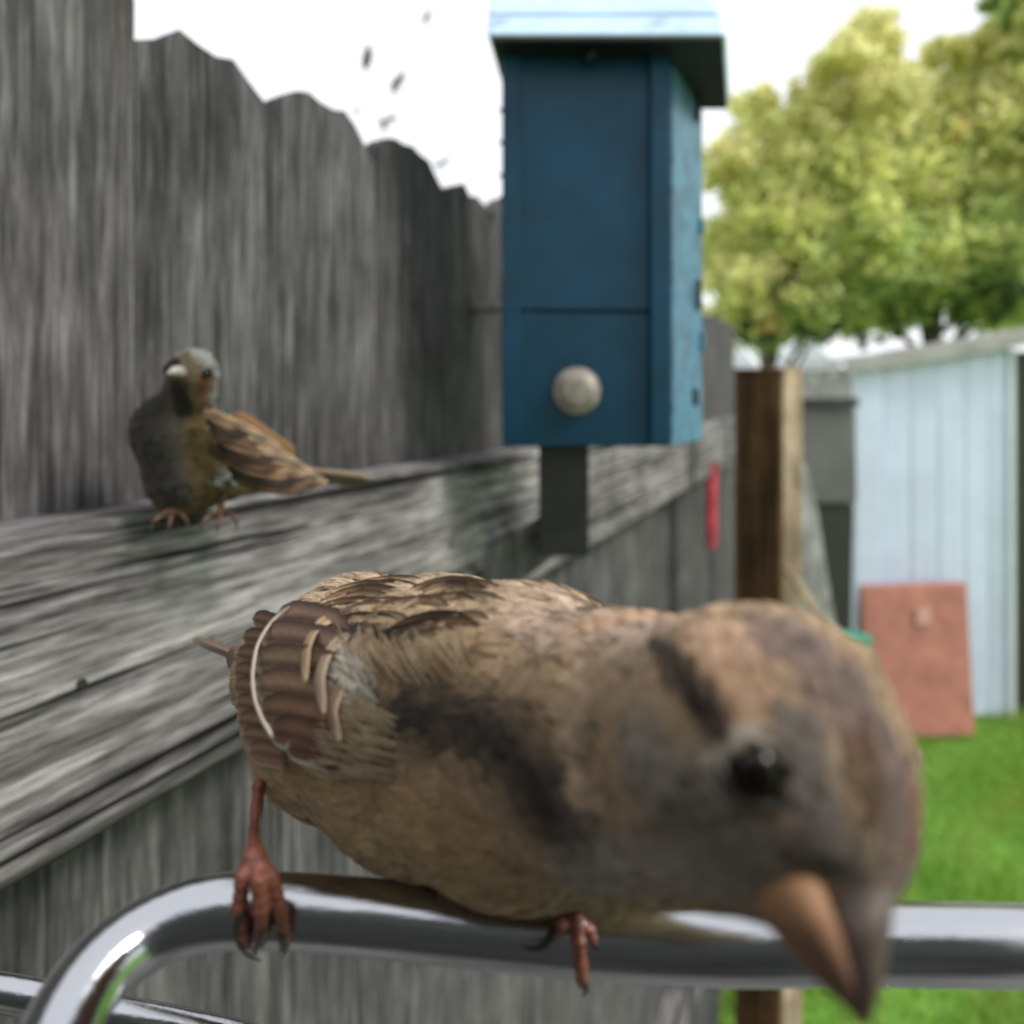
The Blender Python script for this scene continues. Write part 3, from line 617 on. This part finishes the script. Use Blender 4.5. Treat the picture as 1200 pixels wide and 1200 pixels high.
def feather(name, c, width, nrm, colf, parent, arch=.25, taper=.25, nt_=22, ns_=9, seed=0):
    """one vaned feather along centreline c (Nx3), nrm = outward direction; colf(t, s) -> rgb"""
    R = np.random.default_rng(seed); c = spline(c, 16); ts = np.linspace(0, len(c)-1, nt_).astype(int); cc = c[ts]; V = []; C = []; U = []
    for i, p in enumerate(cc):
        t = i/(nt_-1); tg = cc[min(i+1, nt_-1)]-cc[max(i-1, 0)]; tg /= np.linalg.norm(tg); n = nrm-tg*(nrm@tg); n /= np.linalg.norm(n); s = np.cross(n, tg)
        wv = width*min(1, (t*3+.35))*(1-(max(0, t-(1-taper))/taper)**2.4*.9)
        for j in range(ns_):
            u = -1+2*j/(ns_-1); rg = R.normal(0, .03) if abs(u) == 1 else 0
            V.append(p+s*wv*(u+rg)+n*(width*arch*(1-u*u)+(.00012 if j == ns_//2 else 0))); C.append(colf(t, u)); U.append((t, u))
    Fc = [(i*ns_+j, i*ns_+j+1, (i+1)*ns_+j+1, (i+1)*ns_+j) for i in range(nt_-1) for j in range(ns_-1)]
    n0 = len(V); V2 = [v-nrm*.00012 for v in V]
    Fc2 = [tuple(n0+k_ for k_ in f[::-1]) for f in Fc]
    rim = [i*ns_ for i in range(nt_)]+[(nt_-1)*ns_+j for j in range(1, ns_)]+[i*ns_+ns_-1 for i in range(nt_-2, -1, -1)]+[j for j in range(ns_-2, 0, -1)]
    Fr = [(rim[i], rim[(i+1) % len(rim)], n0+rim[(i+1) % len(rim)], n0+rim[i]) for i in range(len(rim))]
    return mesh(name, V+V2, Fc+Fc2+Fr, MAT['feather'], parent, True, cols=np.clip(np.array(C+C), 0, 1), uv=np.array(U+U))
def barred(f, k_):
    return lambda t, u: f(t, u)*(1+.42*math.sin(t*24+k_*2.1)*(1-abs(u)*.4))
def lerp(a, b, t): t = min(1, max(0, t)); return a*(1-t)+b*t
def cones(name, lst, k, vox, mat, parent, colf, noise_=0):
    s = SDF(lst, k); v, qd = s.mesh(vox)
    return mesh(name, v, qd, mat, parent, True, cols=colf(v)), s
def chain(pl): return [(pl[i][0], pl[i][1], pl[i+1][0], pl[i+1][1]) for i in range(len(pl)-1)]
def eyeball(parent, e, n, r, ringcol=(120, 112, 100), up=np.array([0, 0, 1.0])):
    q = MB(); nl, nn = 18, 24; V = []; 
    for i in range(nl+1):
        for j in range(nn):
            a, b = math.pi*i/nl, 2*math.pi*j/nn; V.append(tuple(e+r*np.array([math.sin(a)*math.cos(b), math.sin(a)*math.sin(b), math.cos(a)])))
    Fc = [(i*nn+j, i*nn+(j+1) % nn, (i+1)*nn+(j+1) % nn, (i+1)*nn+j) for i in range(nl) for j in range(nn)]
    o = mesh('eye', V, Fc, MAT['eye'], parent, True)
    a = np.cross(n, up); a /= np.linalg.norm(a); b = np.cross(a, n)
    V = []; C = []
    rc = r*1.06; off = r*.55
    for i in range(36):
        t = 2*math.pi*i/36; wob = 1+.07*math.sin(5*t)+.05*math.sin(9*t+1)
        cc = e+n*off+(a*math.cos(t)+b*math.sin(t)*.95)*rc*wob; rd = a*math.cos(t)+b*math.sin(t)
        for j in range(8):
            u = 2*math.pi*j/8; rr = r*.20*(1+.25*math.sin(7*t+u)); V.append(cc+rd*math.cos(u)*rr+n*math.sin(u)*rr*.8); C.append(lin(ringcol)*(1.7 if math.sin(t+.5) > .6 else .55))
    Fc = [(i*8+j, ((i+1) % 36)*8+j, ((i+1) % 36)*8+(j+1) % 8, i*8+(j+1) % 8) for i in range(36) for j in range(8)]
    mesh('eye_ring', V, Fc, MAT['skin'], o, True, cols=np.clip(np.array(C), 0, 1))

# unseen feeder housing and tray, added for the chrome's dark reflections
hs = empty('unseen_housing', (0, -.02, -.3), 0, 'unseen dark grey feeder housing, added to be mirrored in the curved chrome bar', 'feeder')
q = MB(); q.box(-.12, .15, -.14, 0, 0, .365); q.build('unseen_housing_body', MAT['housing'], hs, False, .012, 4)
q = MB(); q.box(-.15, .19, .001, .20, .075, .083); q.box(-.15, .19, .2005, .204, .075, .09); q.build('bounce_tray', MAT['housing'], hs)  # unseen tray, added to block green bounce from the lawn
q = MB(); q.box(-.13, .16, -.17, .004, .3655, .377); q.build('lid', MAT['darksteel'], hs, False, .004, 3)  # lid of the unseen housing, added with it

# ---------- the near sparrow
S1 = empty('sparrow', tuple(P(480, 1070, .115)), 0, 'large brown sparrow crouched on the chrome bar, head hanging and bill down', 'bird')
O1 = np.array(S1.location)
def child_fix(root, org):
    for ch in list(root.children): ch.location = tuple(-org)
R_ = lambda px_, y: px_*y/F
c1, c2, c3, c4, c5, c6, c7 = P(336, 790, .150), P(422, 812, .138), P(520, 840, .125), P(618, 860, .112), P(735, 876, .092), P(894, 886, .0735), P(955, 968, .0690)
rr = [R_(a, b) for a, b in ((56, .15), (128, .138), (153, .125), (163, .112), (146, .092), (159, .0735), (86, .069))]
cs_ = [c1, c2, c3, c4, c5, c6, c7]
body = SDF([(cs_[i], rr[i], cs_[i+1], rr[i+1]) for i in range(6)]+[(P(385, 890, .142), R_(38, .142), P(500, 900, .125), R_(90, .125))], .004)
H = body.hit
bill0, billt = P(955, 1030, .0630), P(1010, 1196, .0565)
mn = np.array([.30, .93, -.2]); mn -= 0; mn /= np.linalg.norm(mn)                         # towards the far side of the head
pt = Paint((158, 134, 106), cs_, (np.array([.59, .805, 0]), mn), 1.50)
def hp(*l): return [H(a, b) for a, b in l]
px1 = R_(1, .11)
pt.add(hp((350, 950), (480, 1010), (620, 1050), (760, 1050)), 95*px1, (196, 168, 130), .95, .9)
pt.add(hp((370, 700), (450, 690), (620, 695)), 70*px1, (214, 188, 156), .95)
pt.add(hp((640, 720), (760, 740)), 56*px1, (204, 178, 156), .95)
pt.add(hp((395, 745), (520, 745)), 15*px1, (36, 32, 30), .95)  # dark recess above the wing, its shade painted on the smooth back

pt.add(hp((660, 930), (700, 1000)), 50*px1, (116, 108, 98), .8, .8)
pt.add(hp((690, 1030), (860, 1020)), 48*px1, (172, 163, 152), .9, .8)
pt.add(hp((410, 790), (470, 770), (560, 762), (640, 790)), 30*px1, (160, 136, 106), .9)
pt.add(hp((400, 900), (480, 940), (560, 985)), 60*px1, (178, 148, 112), .8, .9)
pt.add(hp((490, 838), (550, 850), (610, 885), (650, 950)), 68*px1, (40, 39, 39), .93, .95)  # shadow of the plumage gap on the flank, painted dark grey
pt.add(hp((700, 850), (690, 960)), 30*px1, (110, 98, 84), .5, .9)
h1 = R_(1, .065)
pt.add(hp((700, 790), (745, 830), (770, 900)), 62*h1, (150, 128, 104), .9)
pt.add(hp((682, 800), (672, 870), (695, 940)), 26*h1, (206, 180, 150), .95)
pt.add(hp((760, 900), (810, 960), (880, 1010)), 75*h1, (138, 130, 121), .95, .8)
pt.add(hp((700, 740), (790, 722), (850, 765), (880, 820)), 48*h1, (216, 178, 146), .95, .6)
pt.add(hp((770, 760), (808, 805), (845, 862)), 36*h1, (34, 31, 32), .95, .95)
pt.add(hp((925, 755), (1000, 830), (1050, 930), (1060, 1010)), 74*h1, (112, 97, 92), .95, .8)
pt.add(hp((940, 870), (955, 960), (985, 1020)), 48*h1, (114, 108, 106), .9, .8)
pt.add(hp((1010, 880), (1020, 960)), 28*h1, (92, 72, 56), .8)
pt.add(hp((1070, 930), (1068, 1000)), 22*h1, (130, 88, 72), .8)
pt.add(hp((832, 890), (842, 945), (880, 975)), 18*h1, (132, 126, 116), .75)
pt.add(hp((935, 1010), (1010, 1030)), 16*h1, (46, 40, 38), .7)
pt.add(hp((846, 882), (842, 918), (858, 948)), 13*h1, (176, 168, 156), .85)
pt.add(hp((862, 862), (884, 854), (906, 866)), 12*h1, (184, 176, 166), .85)
EYE = H(885, 906); en = body.normal(EYE[None])[0]; er = R_(35, float(EYE[1]))
def flow1(p):
    tail = c1-c4; tail /= np.linalg.norm(tail); q = p-bill0; d = np.linalg.norm(q, axis=1, keepdims=True); r = q/d
    w_ = np.clip((d-.022)/.03, 0, 1); return r*(1-w_)+tail*w_+np.array([0, 0, -.12])*w_
def len1(p):
    d = np.linalg.norm(p-bill0, axis=1); return .0017+np.clip((d-.006)/.05, 0, 1)*.0042
def streak1(p):
    back = np.clip((p[:, 2]-(-.047))/.012, 0, 1)*np.clip((.04-np.abs(p[:, 0]+.012)) /.01, 0, 1)
    return back*(vnoise(p*np.array([.5, 1, 1.6]), 330) > .18)*1.0+.25*(vnoise(p, 1300) > .5)
v, qd = body.mesh(.0008)
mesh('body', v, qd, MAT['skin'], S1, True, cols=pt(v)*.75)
far_eye = EYE-2*((EYE-c6)@mn)*mn; fv = far_eye-c6; fv /= np.linalg.norm(fv)
lo_t, hi_t = 0, .03
far_eye = c6+fv*.0; 
for t in np.linspace(.004, .03, 400):
    if body((c6+fv*t)[None])[0] > 0: far_eye = c6+fv*t; break
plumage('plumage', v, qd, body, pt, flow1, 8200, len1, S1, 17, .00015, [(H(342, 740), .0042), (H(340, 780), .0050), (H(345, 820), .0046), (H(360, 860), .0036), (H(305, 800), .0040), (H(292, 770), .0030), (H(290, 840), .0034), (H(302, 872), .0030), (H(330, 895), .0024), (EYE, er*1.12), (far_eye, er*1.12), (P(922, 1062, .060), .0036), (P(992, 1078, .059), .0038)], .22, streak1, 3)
eyeball(S1, EYE-en*er*.45, en, er)
eyeball(S1, far_eye-fv*er*.45, fv, er)
# bill
ax = billt-bill0; axn = ax/np.linalg.norm(ax)
side = np.array([1.0, .15, -.1]); side -= axn*(side@axn); side /= np.linalg.norm(side); dep = np.cross(axn, side)
def bill_mesh(name, prof, colf, par=S1):
    """prof: list of (centre, half width across the picture, half depth)"""
    cs = spline([np.concatenate([c, [a, b]]) for c, a, b in prof], 8); n = 28; V = []; C = []; m = len(cs)
    for i, r in enumerate(cs):
        for j in range(n):
            u = 2*math.pi*j/n; V.append(r[:3]+side*math.cos(u)*r[3]+dep*math.sin(u)*r[4]); C.append(colf(i/(m-1), math.cos(u), j))
    V += [cs[0][:3], cs[-1][:3]]; C += [colf(0, 0, 0), colf(1, 0, 0)]
    Fc = [(i*n+j, i*n+(j+1) % n, (i+1)*n+(j+1) % n, (i+1)*n+j) for i in range(m-1) for j in range(n)]+[(m*n, (j+1) % n, j) for j in range(n)]+[(m*n+1, (m-1)*n+j, (m-1)*n+(j+1) % n) for j in range(n)]
    return mesh(name, V, Fc, MAT['horn'], par, True, cols=np.clip(np.array(C), 0, 1))
OR, GR, PK = lin((176, 132, 92)), lin((112, 104, 98)), lin((138, 106, 92))
b = lambda px_, py_, y: P(px_, py_, y)
bill_mesh('upper_bill', [(b(990, 1005, .0700), R_(30, .064), .0044), (b(992, 1040, .0640), R_(48, .063), .0048), (b(999, 1085, .0600), R_(42, .060), .0040), (b(1006, 1135, .0580), R_(28, .058), .0028), (b(1011, 1175, .0569), R_(15, .057), .0016), (b(1013, 1202, .0563), .0004, .0004)],
          lambda t, c, j: lerp(lerp(GR*.6, GR*.85, t*1.5), PK, t**2*.6)*(1-.18*max(0, c))*(1+.1*math.sin(j*3+t*9)))
bill_mesh('lower_bill', [(b(925, 1000, .0690), R_(28, .064), .0040), (b(917, 1030, .0632), R_(36, .062), .0044), (b(934, 1072, .0600), R_(36, .060), .0038), (b(960, 1118, .0582), R_(27, .058), .0028), (b(988, 1162, .0572), R_(14, .057), .0016), (b(1002, 1188, .0567), .0003, .0003)],
          lambda t, c, j: lerp(OR*(1+.12*math.sin(j*2.3+t*6)), PK, (t-.15)*1.5))
q = body.hit(1010, 1030)
# wing: layered feathers at the left end
nW = np.array([-.35, -.90, .15]); nW /= np.linalg.norm(nW)
wing = tag(mesh('wing', *SDF([(H(345, 770)+np.array([0, .020, 0]), .006, H(360, 850)+np.array([0, .020, 0]), .006)], .002).mesh(.0009), MAT['skin'], S1, True))
ca = wing.data.color_attributes.new('col', 'FLOAT_COLOR', 'POINT'); ca.data.foreach_set('color', np.tile(np.append(lin((104, 82, 66)), 1), len(wing.data.vertices)).astype(np.float32))
DK, TN, PKF, WH = lin((52, 36, 30)), lin((190, 160, 130)), lin((204, 168, 150)), lin((250, 240, 226))
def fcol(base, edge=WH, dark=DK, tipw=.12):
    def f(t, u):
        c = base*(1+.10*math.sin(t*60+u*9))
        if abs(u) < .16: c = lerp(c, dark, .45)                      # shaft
        c = lerp(c, dark, .95*max(0, 1-(u+1)*1.7))                    # dark inner vane, with the overlapping feather's shadow painted in
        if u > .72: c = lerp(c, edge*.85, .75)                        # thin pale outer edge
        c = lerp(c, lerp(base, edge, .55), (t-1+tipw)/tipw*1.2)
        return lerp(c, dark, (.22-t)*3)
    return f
def HS(px_, py_, off): p = H(px_, py_); return p-p/np.linalg.norm(p)*off
WY = [690, 730, 770, 810, 850, 890]; WD = [float(H(402, y_)[1]) for y_ in WY]
def WS(px_, py_, off):                                  # smooth surface of the folded wing over the rump
    d_ = float(np.interp(py_, WY, WD))-.0006+.0085*(max(0, 402-px_)/110)**2-off
    return P(px_, py_, d_) if px_ < 402 else HS(px_, py_, off)
def wfeather(k_, pts, wpx, base, off0, off1, taper=.22, nrm=nW, arch=.05, name='flight_feather', edge=WH, par=None, tipw=.12):
    n = len(pts); c = [(WS if 0 <= k_ < 63 or k_ == 80 else HS)(a, b_, off0+(off1-off0)*i/(n-1)) for i, (a, b_) in enumerate(pts)]
    return feather(name, np.array(c), R_(wpx, .135)*.5, nrm, fcol(base, edge, DK, tipw), par or wing, arch, taper, 30, 17, seed=k_)
xl = [(324, 724), (304, 748), (296, 777), (296, 806), (302, 834), (314, 858), (334, 876)]
tones = [(206, 172, 150), (204, 164, 146), (186, 156, 126), (190, 156, 128), (164, 126, 98), (146, 104, 84), (122, 84, 70)]
for i in range(6, -1, -1):
    tx, ty = xl[i]; bx_, by_ = 404+random.uniform(-6, 10), ty+15+i*2.0
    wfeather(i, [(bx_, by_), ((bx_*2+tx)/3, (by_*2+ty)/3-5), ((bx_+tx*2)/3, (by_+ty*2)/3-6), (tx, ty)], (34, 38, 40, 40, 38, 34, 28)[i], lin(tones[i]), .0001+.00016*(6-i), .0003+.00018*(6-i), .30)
outer = [(291, 880, 335, 888), (283, 862, 330, 872), (278, 844, 330, 854), (275, 824, 325, 834), (273, 804, 325, 816), (273, 786, 325, 798), (276, 766, 325, 778), (284, 746, 330, 758), (296, 724, 335, 740)]
for i, (tx, ty, bx_, by_) in enumerate(outer):
    c = [WS(bx_, by_, -.0014), WS((bx_+tx)/2, (by_+ty)/2-1, -.0013), WS(tx, ty, -.0012)]
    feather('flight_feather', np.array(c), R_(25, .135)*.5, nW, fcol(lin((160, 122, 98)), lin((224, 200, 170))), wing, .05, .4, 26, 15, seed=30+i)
cov = [([(398, 716), (372, 734), (358, 762), (358, 800)], 15, (200, 170, 130)), ([(408, 742), (386, 762), (374, 796), (380, 838)], 14, (190, 162, 138)), ([(418, 776), (398, 804), (388, 836), (398, 870)], 13, (150, 122, 98))]
for q_i in range(26):                                   # scapulars: long narrow streaked feathers along the back
    x_ = random.uniform(410, 545); y_ = random.uniform(682, 736); dx_ = random.uniform(60, 95)
    cov.append(([(x_+dx_*.5, y_+random.uniform(-2, 3)), (x_, y_-3), (x_-dx_*.5, y_+random.uniform(0, 9)+max(0, 420-x_)*.15)], random.uniform(12, 19), random.choice([(214, 184, 150), (196, 158, 120), (128, 98, 74), (104, 80, 60), (206, 172, 140), (170, 134, 100)])))
for i, (pl, wpx, base) in enumerate(cov):
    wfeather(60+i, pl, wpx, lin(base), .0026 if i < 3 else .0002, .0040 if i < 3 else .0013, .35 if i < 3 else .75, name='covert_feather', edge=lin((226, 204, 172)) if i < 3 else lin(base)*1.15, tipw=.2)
wfeather(80, [(352, 702), (322, 724), (303, 752), (296, 784), (297, 814), (306, 842), (320, 864)], 4.5, lin((216, 200, 180)), .0046, .0040, .1, arch=.5, name='covert_feather')
# pale fringe barbs over the dark gap
VB = []; FB = []; CB = []
def barb(px_, py_, ang, ln_, col, wd_=.00015, off=.0030):
    p0 = H(px_, py_); n = body.normal(p0[None])[0]; e = H(px_+math.cos(ang)*ln_, py_-math.sin(ang)*ln_); s = np.cross(n, e-p0); s /= np.linalg.norm(s)+1e-9; b0 = len(VB)
    for t, wf in ((0, 1), (.5, .9), (.8, .55)):
        q = p0*(1-t)+e*t+n*off*(.3+1.4*t*(1-.4*t)); VB.extend([q-s*wd_*wf, q+s*wd_*wf]); CB.extend([lin(col)*(.75+.4*t)]*2)
    VB.append(e+n*off); CB.append(lin(col)*1.1)
    FB.extend([(b0, b0+1, b0+3), (b0, b0+3, b0+2), (b0+2, b0+3, b0+5), (b0+2, b0+5, b0+4), (b0+4, b0+5, b0+6)])
for i in range(170):
    x = random.uniform(412, 560); barb(x, 792+random.uniform(-14, 14)+(x-412)*.02, math.radians(random.uniform(88, 125)), random.uniform(26, 48), random.choice([(208, 186, 156), (186, 160, 128), (160, 134, 104)]))
for i in range(230):
    a = random.uniform(0, 1); barb(425+random.uniform(-24, 24), 838-a*40, math.radians(130-a*0+random.uniform(-38, 34)), random.uniform(32, 58), random.choice([(246, 238, 222), (220, 212, 196), (180, 170, 152)]))
for i in range(190):
    barb(432+random.uniform(-22, 40), 886+random.uniform(-46, 30), math.radians(random.uniform(120, 165)), random.uniform(30, 50), random.choice([(196, 176, 146), (168, 146, 116)]))
tag(mesh('covert_fringe', np.array(VB), np.array(FB), MAT['plume'], S1, cols=np.clip(np.array(CB), 0, 1)), kind='stuff')
# tail
tl = tag(mesh('tail', *SDF([(P(315, 790, .156), .0065, P(285, 770, .172), .004)], .002).mesh(.0009), MAT['skin'], S1, True))
ca = tl.data.color_attributes.new('col', 'FLOAT_COLOR', 'POINT'); ca.data.foreach_set('color', np.tile(np.append(lin((110, 88, 70)), 1), len(tl.data.vertices)).astype(np.float32))
for i in range(7):
    s_ = (i-3)/3; feather('tail_feather', np.array([P(300, 778+s_*3, .166+.001*i), P(268, 762+s_*2, .186), P(226+abs(s_)*6, 748+s_*1.5, .205)])+np.array([0, 0, -.00012*i]), .0014, np.array([0, -.1, 1.0]), fcol(lin((130, 104, 84)), lin((170, 150, 130))), tl, .15, .3, seed=90+i)
# legs and feet
def legcol(v):
    n = vnoise(v, 2600)*.5+vnoise(v, 900)*.5; ring = (np.sin(v[:, 2]*4200) > .75)*.28
    c = lin((150, 88, 72))[None]*(1+n[:, None]*.22)*(1-ring[:, None]); return np.clip(c, 0, 1)
def leg(px_parts, name='leg', par=S1, k=.0006, vox=.00032, colf=legcol):
    L_ = []
    for pl in px_parts: L_ += chain([(P(a, b_, y), r*.82) for a, b_, y, r in pl])
    s = SDF(L_, k); v, qd = s.mesh(vox); ring = np.sin(v[:, 2]*4200); nr = s.normal(v); v = v+nr*(.00007*ring)[:, None]
    return mesh(name, v, qd, MAT['scale'], par, True, cols=colf(v))
def claw(pl, par, r0=.0007):
    q = MB(); c = spline([P(a, b_, y) for a, b_, y in pl], 6); q.tube(c, np.linspace(r0, .00012, len(c)), 10); o = q.build('claw', MAT['claw'], par, True); return o
l1 = leg([[(318, 880, .124, .0018), (303, 925, .119, .00125), (297, 975, .110, .0011), (297, 1004, .1035, .0017)],
          [(297, 1004, .1035, .0016), (284, 1030, .1010, .0013), (281, 1062, .1008, .0014), (285, 1092, .1020, .0012), (291, 1106, .1036, .0010)],
          [(299, 1004, .1035, .0016), (303, 1035, .1002, .0014), (306, 1066, .0998, .0014), (307, 1090, .1010, .0011), (305, 1104, .1030, .0010)],
          [(300, 1006, .1035, .0016), (319, 1030, .1012, .0012), (329, 1066, .1010, .0012), (334, 1096, .1022, .0011), (333, 1108, .1040, .0010)],
          [(298, 1006, .1040, .0015), (300, 1020, .1110, .0013), (300, 1050, .1150, .0013), (300, 1085, .1140, .0011)]])
claw([(284, 1068, .1000), (276, 1092, .1008), (286, 1116, .1030), (305, 1126, .1060)], l1, .0006)
claw([(308, 1088, .1000), (303, 1106, .1012), (296, 1118, .1040)], l1)
claw([(331, 1094, .1012), (335, 1112, .1025), (330, 1122, .1045)], l1)
claw([(300, 1085, .1140), (300, 1105, .1120), (300, 1118, .109)], l1)
l2 = leg([[(640, 1040, .110, .0020), (660, 1068, .1035, .0013), (674, 1078, .0995, .0014)],
          [(674, 1078, .0995, .0014), (678, 1105, .0978, .0011), (680, 1132, .0978, .00105), (683, 1148, .0990, .0013)],
          [(672, 1076, .1000, .0012), (690, 1090, .1002, .0010), (698, 1110, .1010, .0009)],
          [(670, 1078, .1000, .0012), (656, 1084, .0988, .0012), (650, 1094, .0985, .0009)],
          [(668, 1076, .1010, .0012), (670, 1062, .107, .0012), (672, 1085, .1115, .0011)]])
claw([(684, 1148, .0985), (687, 1160, .0992), (683, 1168, .1010)], l2, .0008)
claw([(652, 1088, .0985), (640, 1106, .0972), (626, 1112, .0972), (612, 1108, .0980)], l2, .00085)
claw([(697, 1106, .1005), (704, 1118, .1005), (702, 1128, .102)], l2)
child_fix(S1, O1)

# ---------- the far sparrow, on the rail
S2 = empty('sparrow', tuple(P(225, 600, .33)), 0, 'small sparrow with grey crown and blackish breast, upright on the fence rail behind', 'bird'); O2 = np.array(S2.location)
ym = .318
body2 = SDF([(P(226, 436, ym-.012), R_(27, ym), P(222, 462, ym-.006), R_(26, ym)), (P(222, 462, ym-.006), R_(26, ym), P(202, 505, ym), R_(42, ym)),
             (P(202, 505, ym), R_(42, ym), P(218, 556, ym+.004), R_(44, ym)), (P(230, 500, ym), R_(28, ym), P(300, 538, ym+.012), R_(24, ym)),
             (P(218, 556, ym+.004), R_(42, ym), P(320, 558, ym+.016), R_(15, ym)), (P(320, 555, ym+.016), R_(14, ym), P(372, 556, ym+.02), R_(8, ym))], .004)
H2 = lambda a, b_: body2.hit(a, b_, .25)
def hp2(*l): return [H2(a, b_) for a, b_ in l]
m1 = R_(1, .30)
pt2 = Paint((104, 92, 76), gain=1.25)
pt2.add(hp2((180, 480), (185, 530), (200, 570)), 60*m1, (58, 56, 52), 1, .9)
pt2.add(hp2((235, 480), (240, 560), (245, 590)), 28*m1, (92, 76, 46), .8)
pt2.add(hp2((262, 485), (320, 515), (365, 540)), 32*m1, (150, 112, 78), 1, .5)
pt2.add(hp2((280, 570), (350, 560)), 20*m1, (150, 124, 98), .9)
pt2.add(hp2((250, 556), (290, 552)), 9*m1, (196, 196, 196), .8)
pt2.add(hp2((200, 412), (225, 408), (248, 430), (252, 460)), 19*m1, (128, 127, 125), 1)
pt2.add(hp2((240, 442), (238, 462)), 13*m1, (104, 70, 48), .9)
pt2.add(hp2((192, 434), (206, 424)), 8*m1, (26, 26, 26), .9)
pt2.add(hp2((209, 455), (216, 480)), 15*m1, (34, 33, 30), .95)
pt2.add(hp2((182, 588), (215, 596), (260, 588)), 16*m1, (96, 66, 40), .9)
v, qd = body2.mesh(.0011)
mesh('body', v, qd, MAT['skin'], S2, True, cols=pt2(v, True)*.8)
b20 = P(209, 437, ym-.022)
def flow2(p):
    q = p-b20; d = np.linalg.norm(q, axis=1, keepdims=True); w_ = np.clip((d-.012)/.02, 0, 1)
    dn = np.tile(np.array([.25, .1, -1.0]), (len(p), 1)); dn[:, 0] += np.clip((p[:, 0]+.15)/.02, 0, 3); return q/d*(1-w_)+dn*w_
E2 = H2(243, 437); E3 = H2(195, 433)
plumage('plumage', v, qd, body2, lambda p: pt2(p, True), flow2, 1700, lambda p: .002+np.clip(np.linalg.norm(p-b20, axis=1)/.05, 0, 1)*.004, S2, 11, .0004, [(E2, .0022), (E3, .0022), (b20, .004)], .25, lambda p: (p[:, 0] > -.145)*(vnoise(p, 420) > .2)*1.0, 5)
for e in (E2, E3):
    n = body2.normal(e[None])[0]; eyeball(S2, e-n*.0008, n, .0021, (60, 56, 52))
# bill, short cone pointing at the camera
q = MB(); bb = [P(213, 436, ym-.034), P(211, 434, ym-.041), P(209, 438, ym-.048)]
bb = [H2(212, 436)+np.array([0, .003, 0]), H2(212, 436)+np.array([-.001, -.004, .0002]), H2(212, 436)+np.array([-.0016, -.009, -.001])]
o = MB(); o.tube(bb, [.0029, .0023, .0004], 16); o = o.build('bill', simple('pale_bill', (150, 144, 138), .3, 0, .1, 400, 0), S2, True)
# wing and tail feathers of the far bird
nV = np.array([.1, -1.0, .35]); nV /= np.linalg.norm(nV)
w2 = mesh('wing', *SDF([(H2(275, 500)+np.array([0, .006, 0]), .007, H2(330, 530)+np.array([0, .005, 0]), .005)], .002).mesh(.0012), MAT['skin'], S2, True)
ca = w2.data.color_attributes.new('col', 'FLOAT_COLOR', 'POINT'); ca.data.foreach_set('color', np.tile(np.append(lin((120, 90, 62)), 1), len(w2.data.vertices)).astype(np.float32))
for i in range(9):
    y0 = 486+i*9; c = [P(252+i*4, y0-4, ym-.004+.001*i), P(300+i*5, y0+18-i*1.0, ym+.003), P(345+i*6, 528+i*4, ym+.013)]
    feather('wing_feather', np.array(c)-np.array([0, .0125, 0]), R_(13, ym)*.62, nV, barred(fcol([lin((140, 112, 84)), lin((66, 48, 36)), lin((108, 80, 58))][i % 3], lin((214, 190, 158)), lin((28, 20, 16))), i), w2, .05, .5, 20, 15, seed=200+i)
t2 = mesh('tail', *SDF([(P(345, 555, ym+.008), .004, P(372, 556, ym+.012), .003)], .001).mesh(.001), MAT['skin'], S2, True)
ca = t2.data.color_attributes.new('col', 'FLOAT_COLOR', 'POINT'); ca.data.foreach_set('color', np.tile(np.append(lin((110, 84, 62)), 1), len(t2.data.vertices)).astype(np.float32))
for i in range(6):
    c = [P(345, 550+i*3, ym+.004), P(395, 554+i*2.4, ym+.008), P(440-abs(i-2)*4, 562+(i-3)*1.2, ym+.014)]
    feather('tail_feather', np.array(c)+np.array([0, .0006*i, 0]), .0014, nV, fcol(lin((150, 130, 110)), lin((190, 170, 160)), lin((70, 54, 44))), t2, .2, .3, 14, 7, seed=300+i)
lc2 = lambda v: np.clip(lin((92, 68, 50))[None]*(1+vnoise(v, 1500)[:, None]*.25), 0, 1)
for x, nm in ((196, 'leg'), (254, 'leg')):
    l_ = leg([[(x+10, 580, ym, .0016), (x+4, 596, ym-.008, .0014)], [(x+4, 596, ym-.008, .0014), (x-10, 606, ym-.018, .0011), (x-18, 612, ym-.022, .0009)], [(x+4, 596, ym-.008, .0014), (x+4, 608, ym-.02, .0011), (x+2, 616, ym-.024, .0009)],
              [(x+4, 596, ym-.008, .0014), (x+18, 604, ym-.018, .0011), (x+24, 612, ym-.021, .0009)], [(x+4, 596, ym-.008, .0013), (x+8, 596, ym+.004, .001)]], nm, S2, .0008, .0005, lc2)
    for dx, dy in ((-18, 612), (2, 616), (24, 612)): claw([(x+dx, dy, ym-.0225), (x+dx-1, dy+6, ym-.026), (x+dx-1, dy+11, ym-.0265)], l_, .0007)
child_fix(S2, O2)
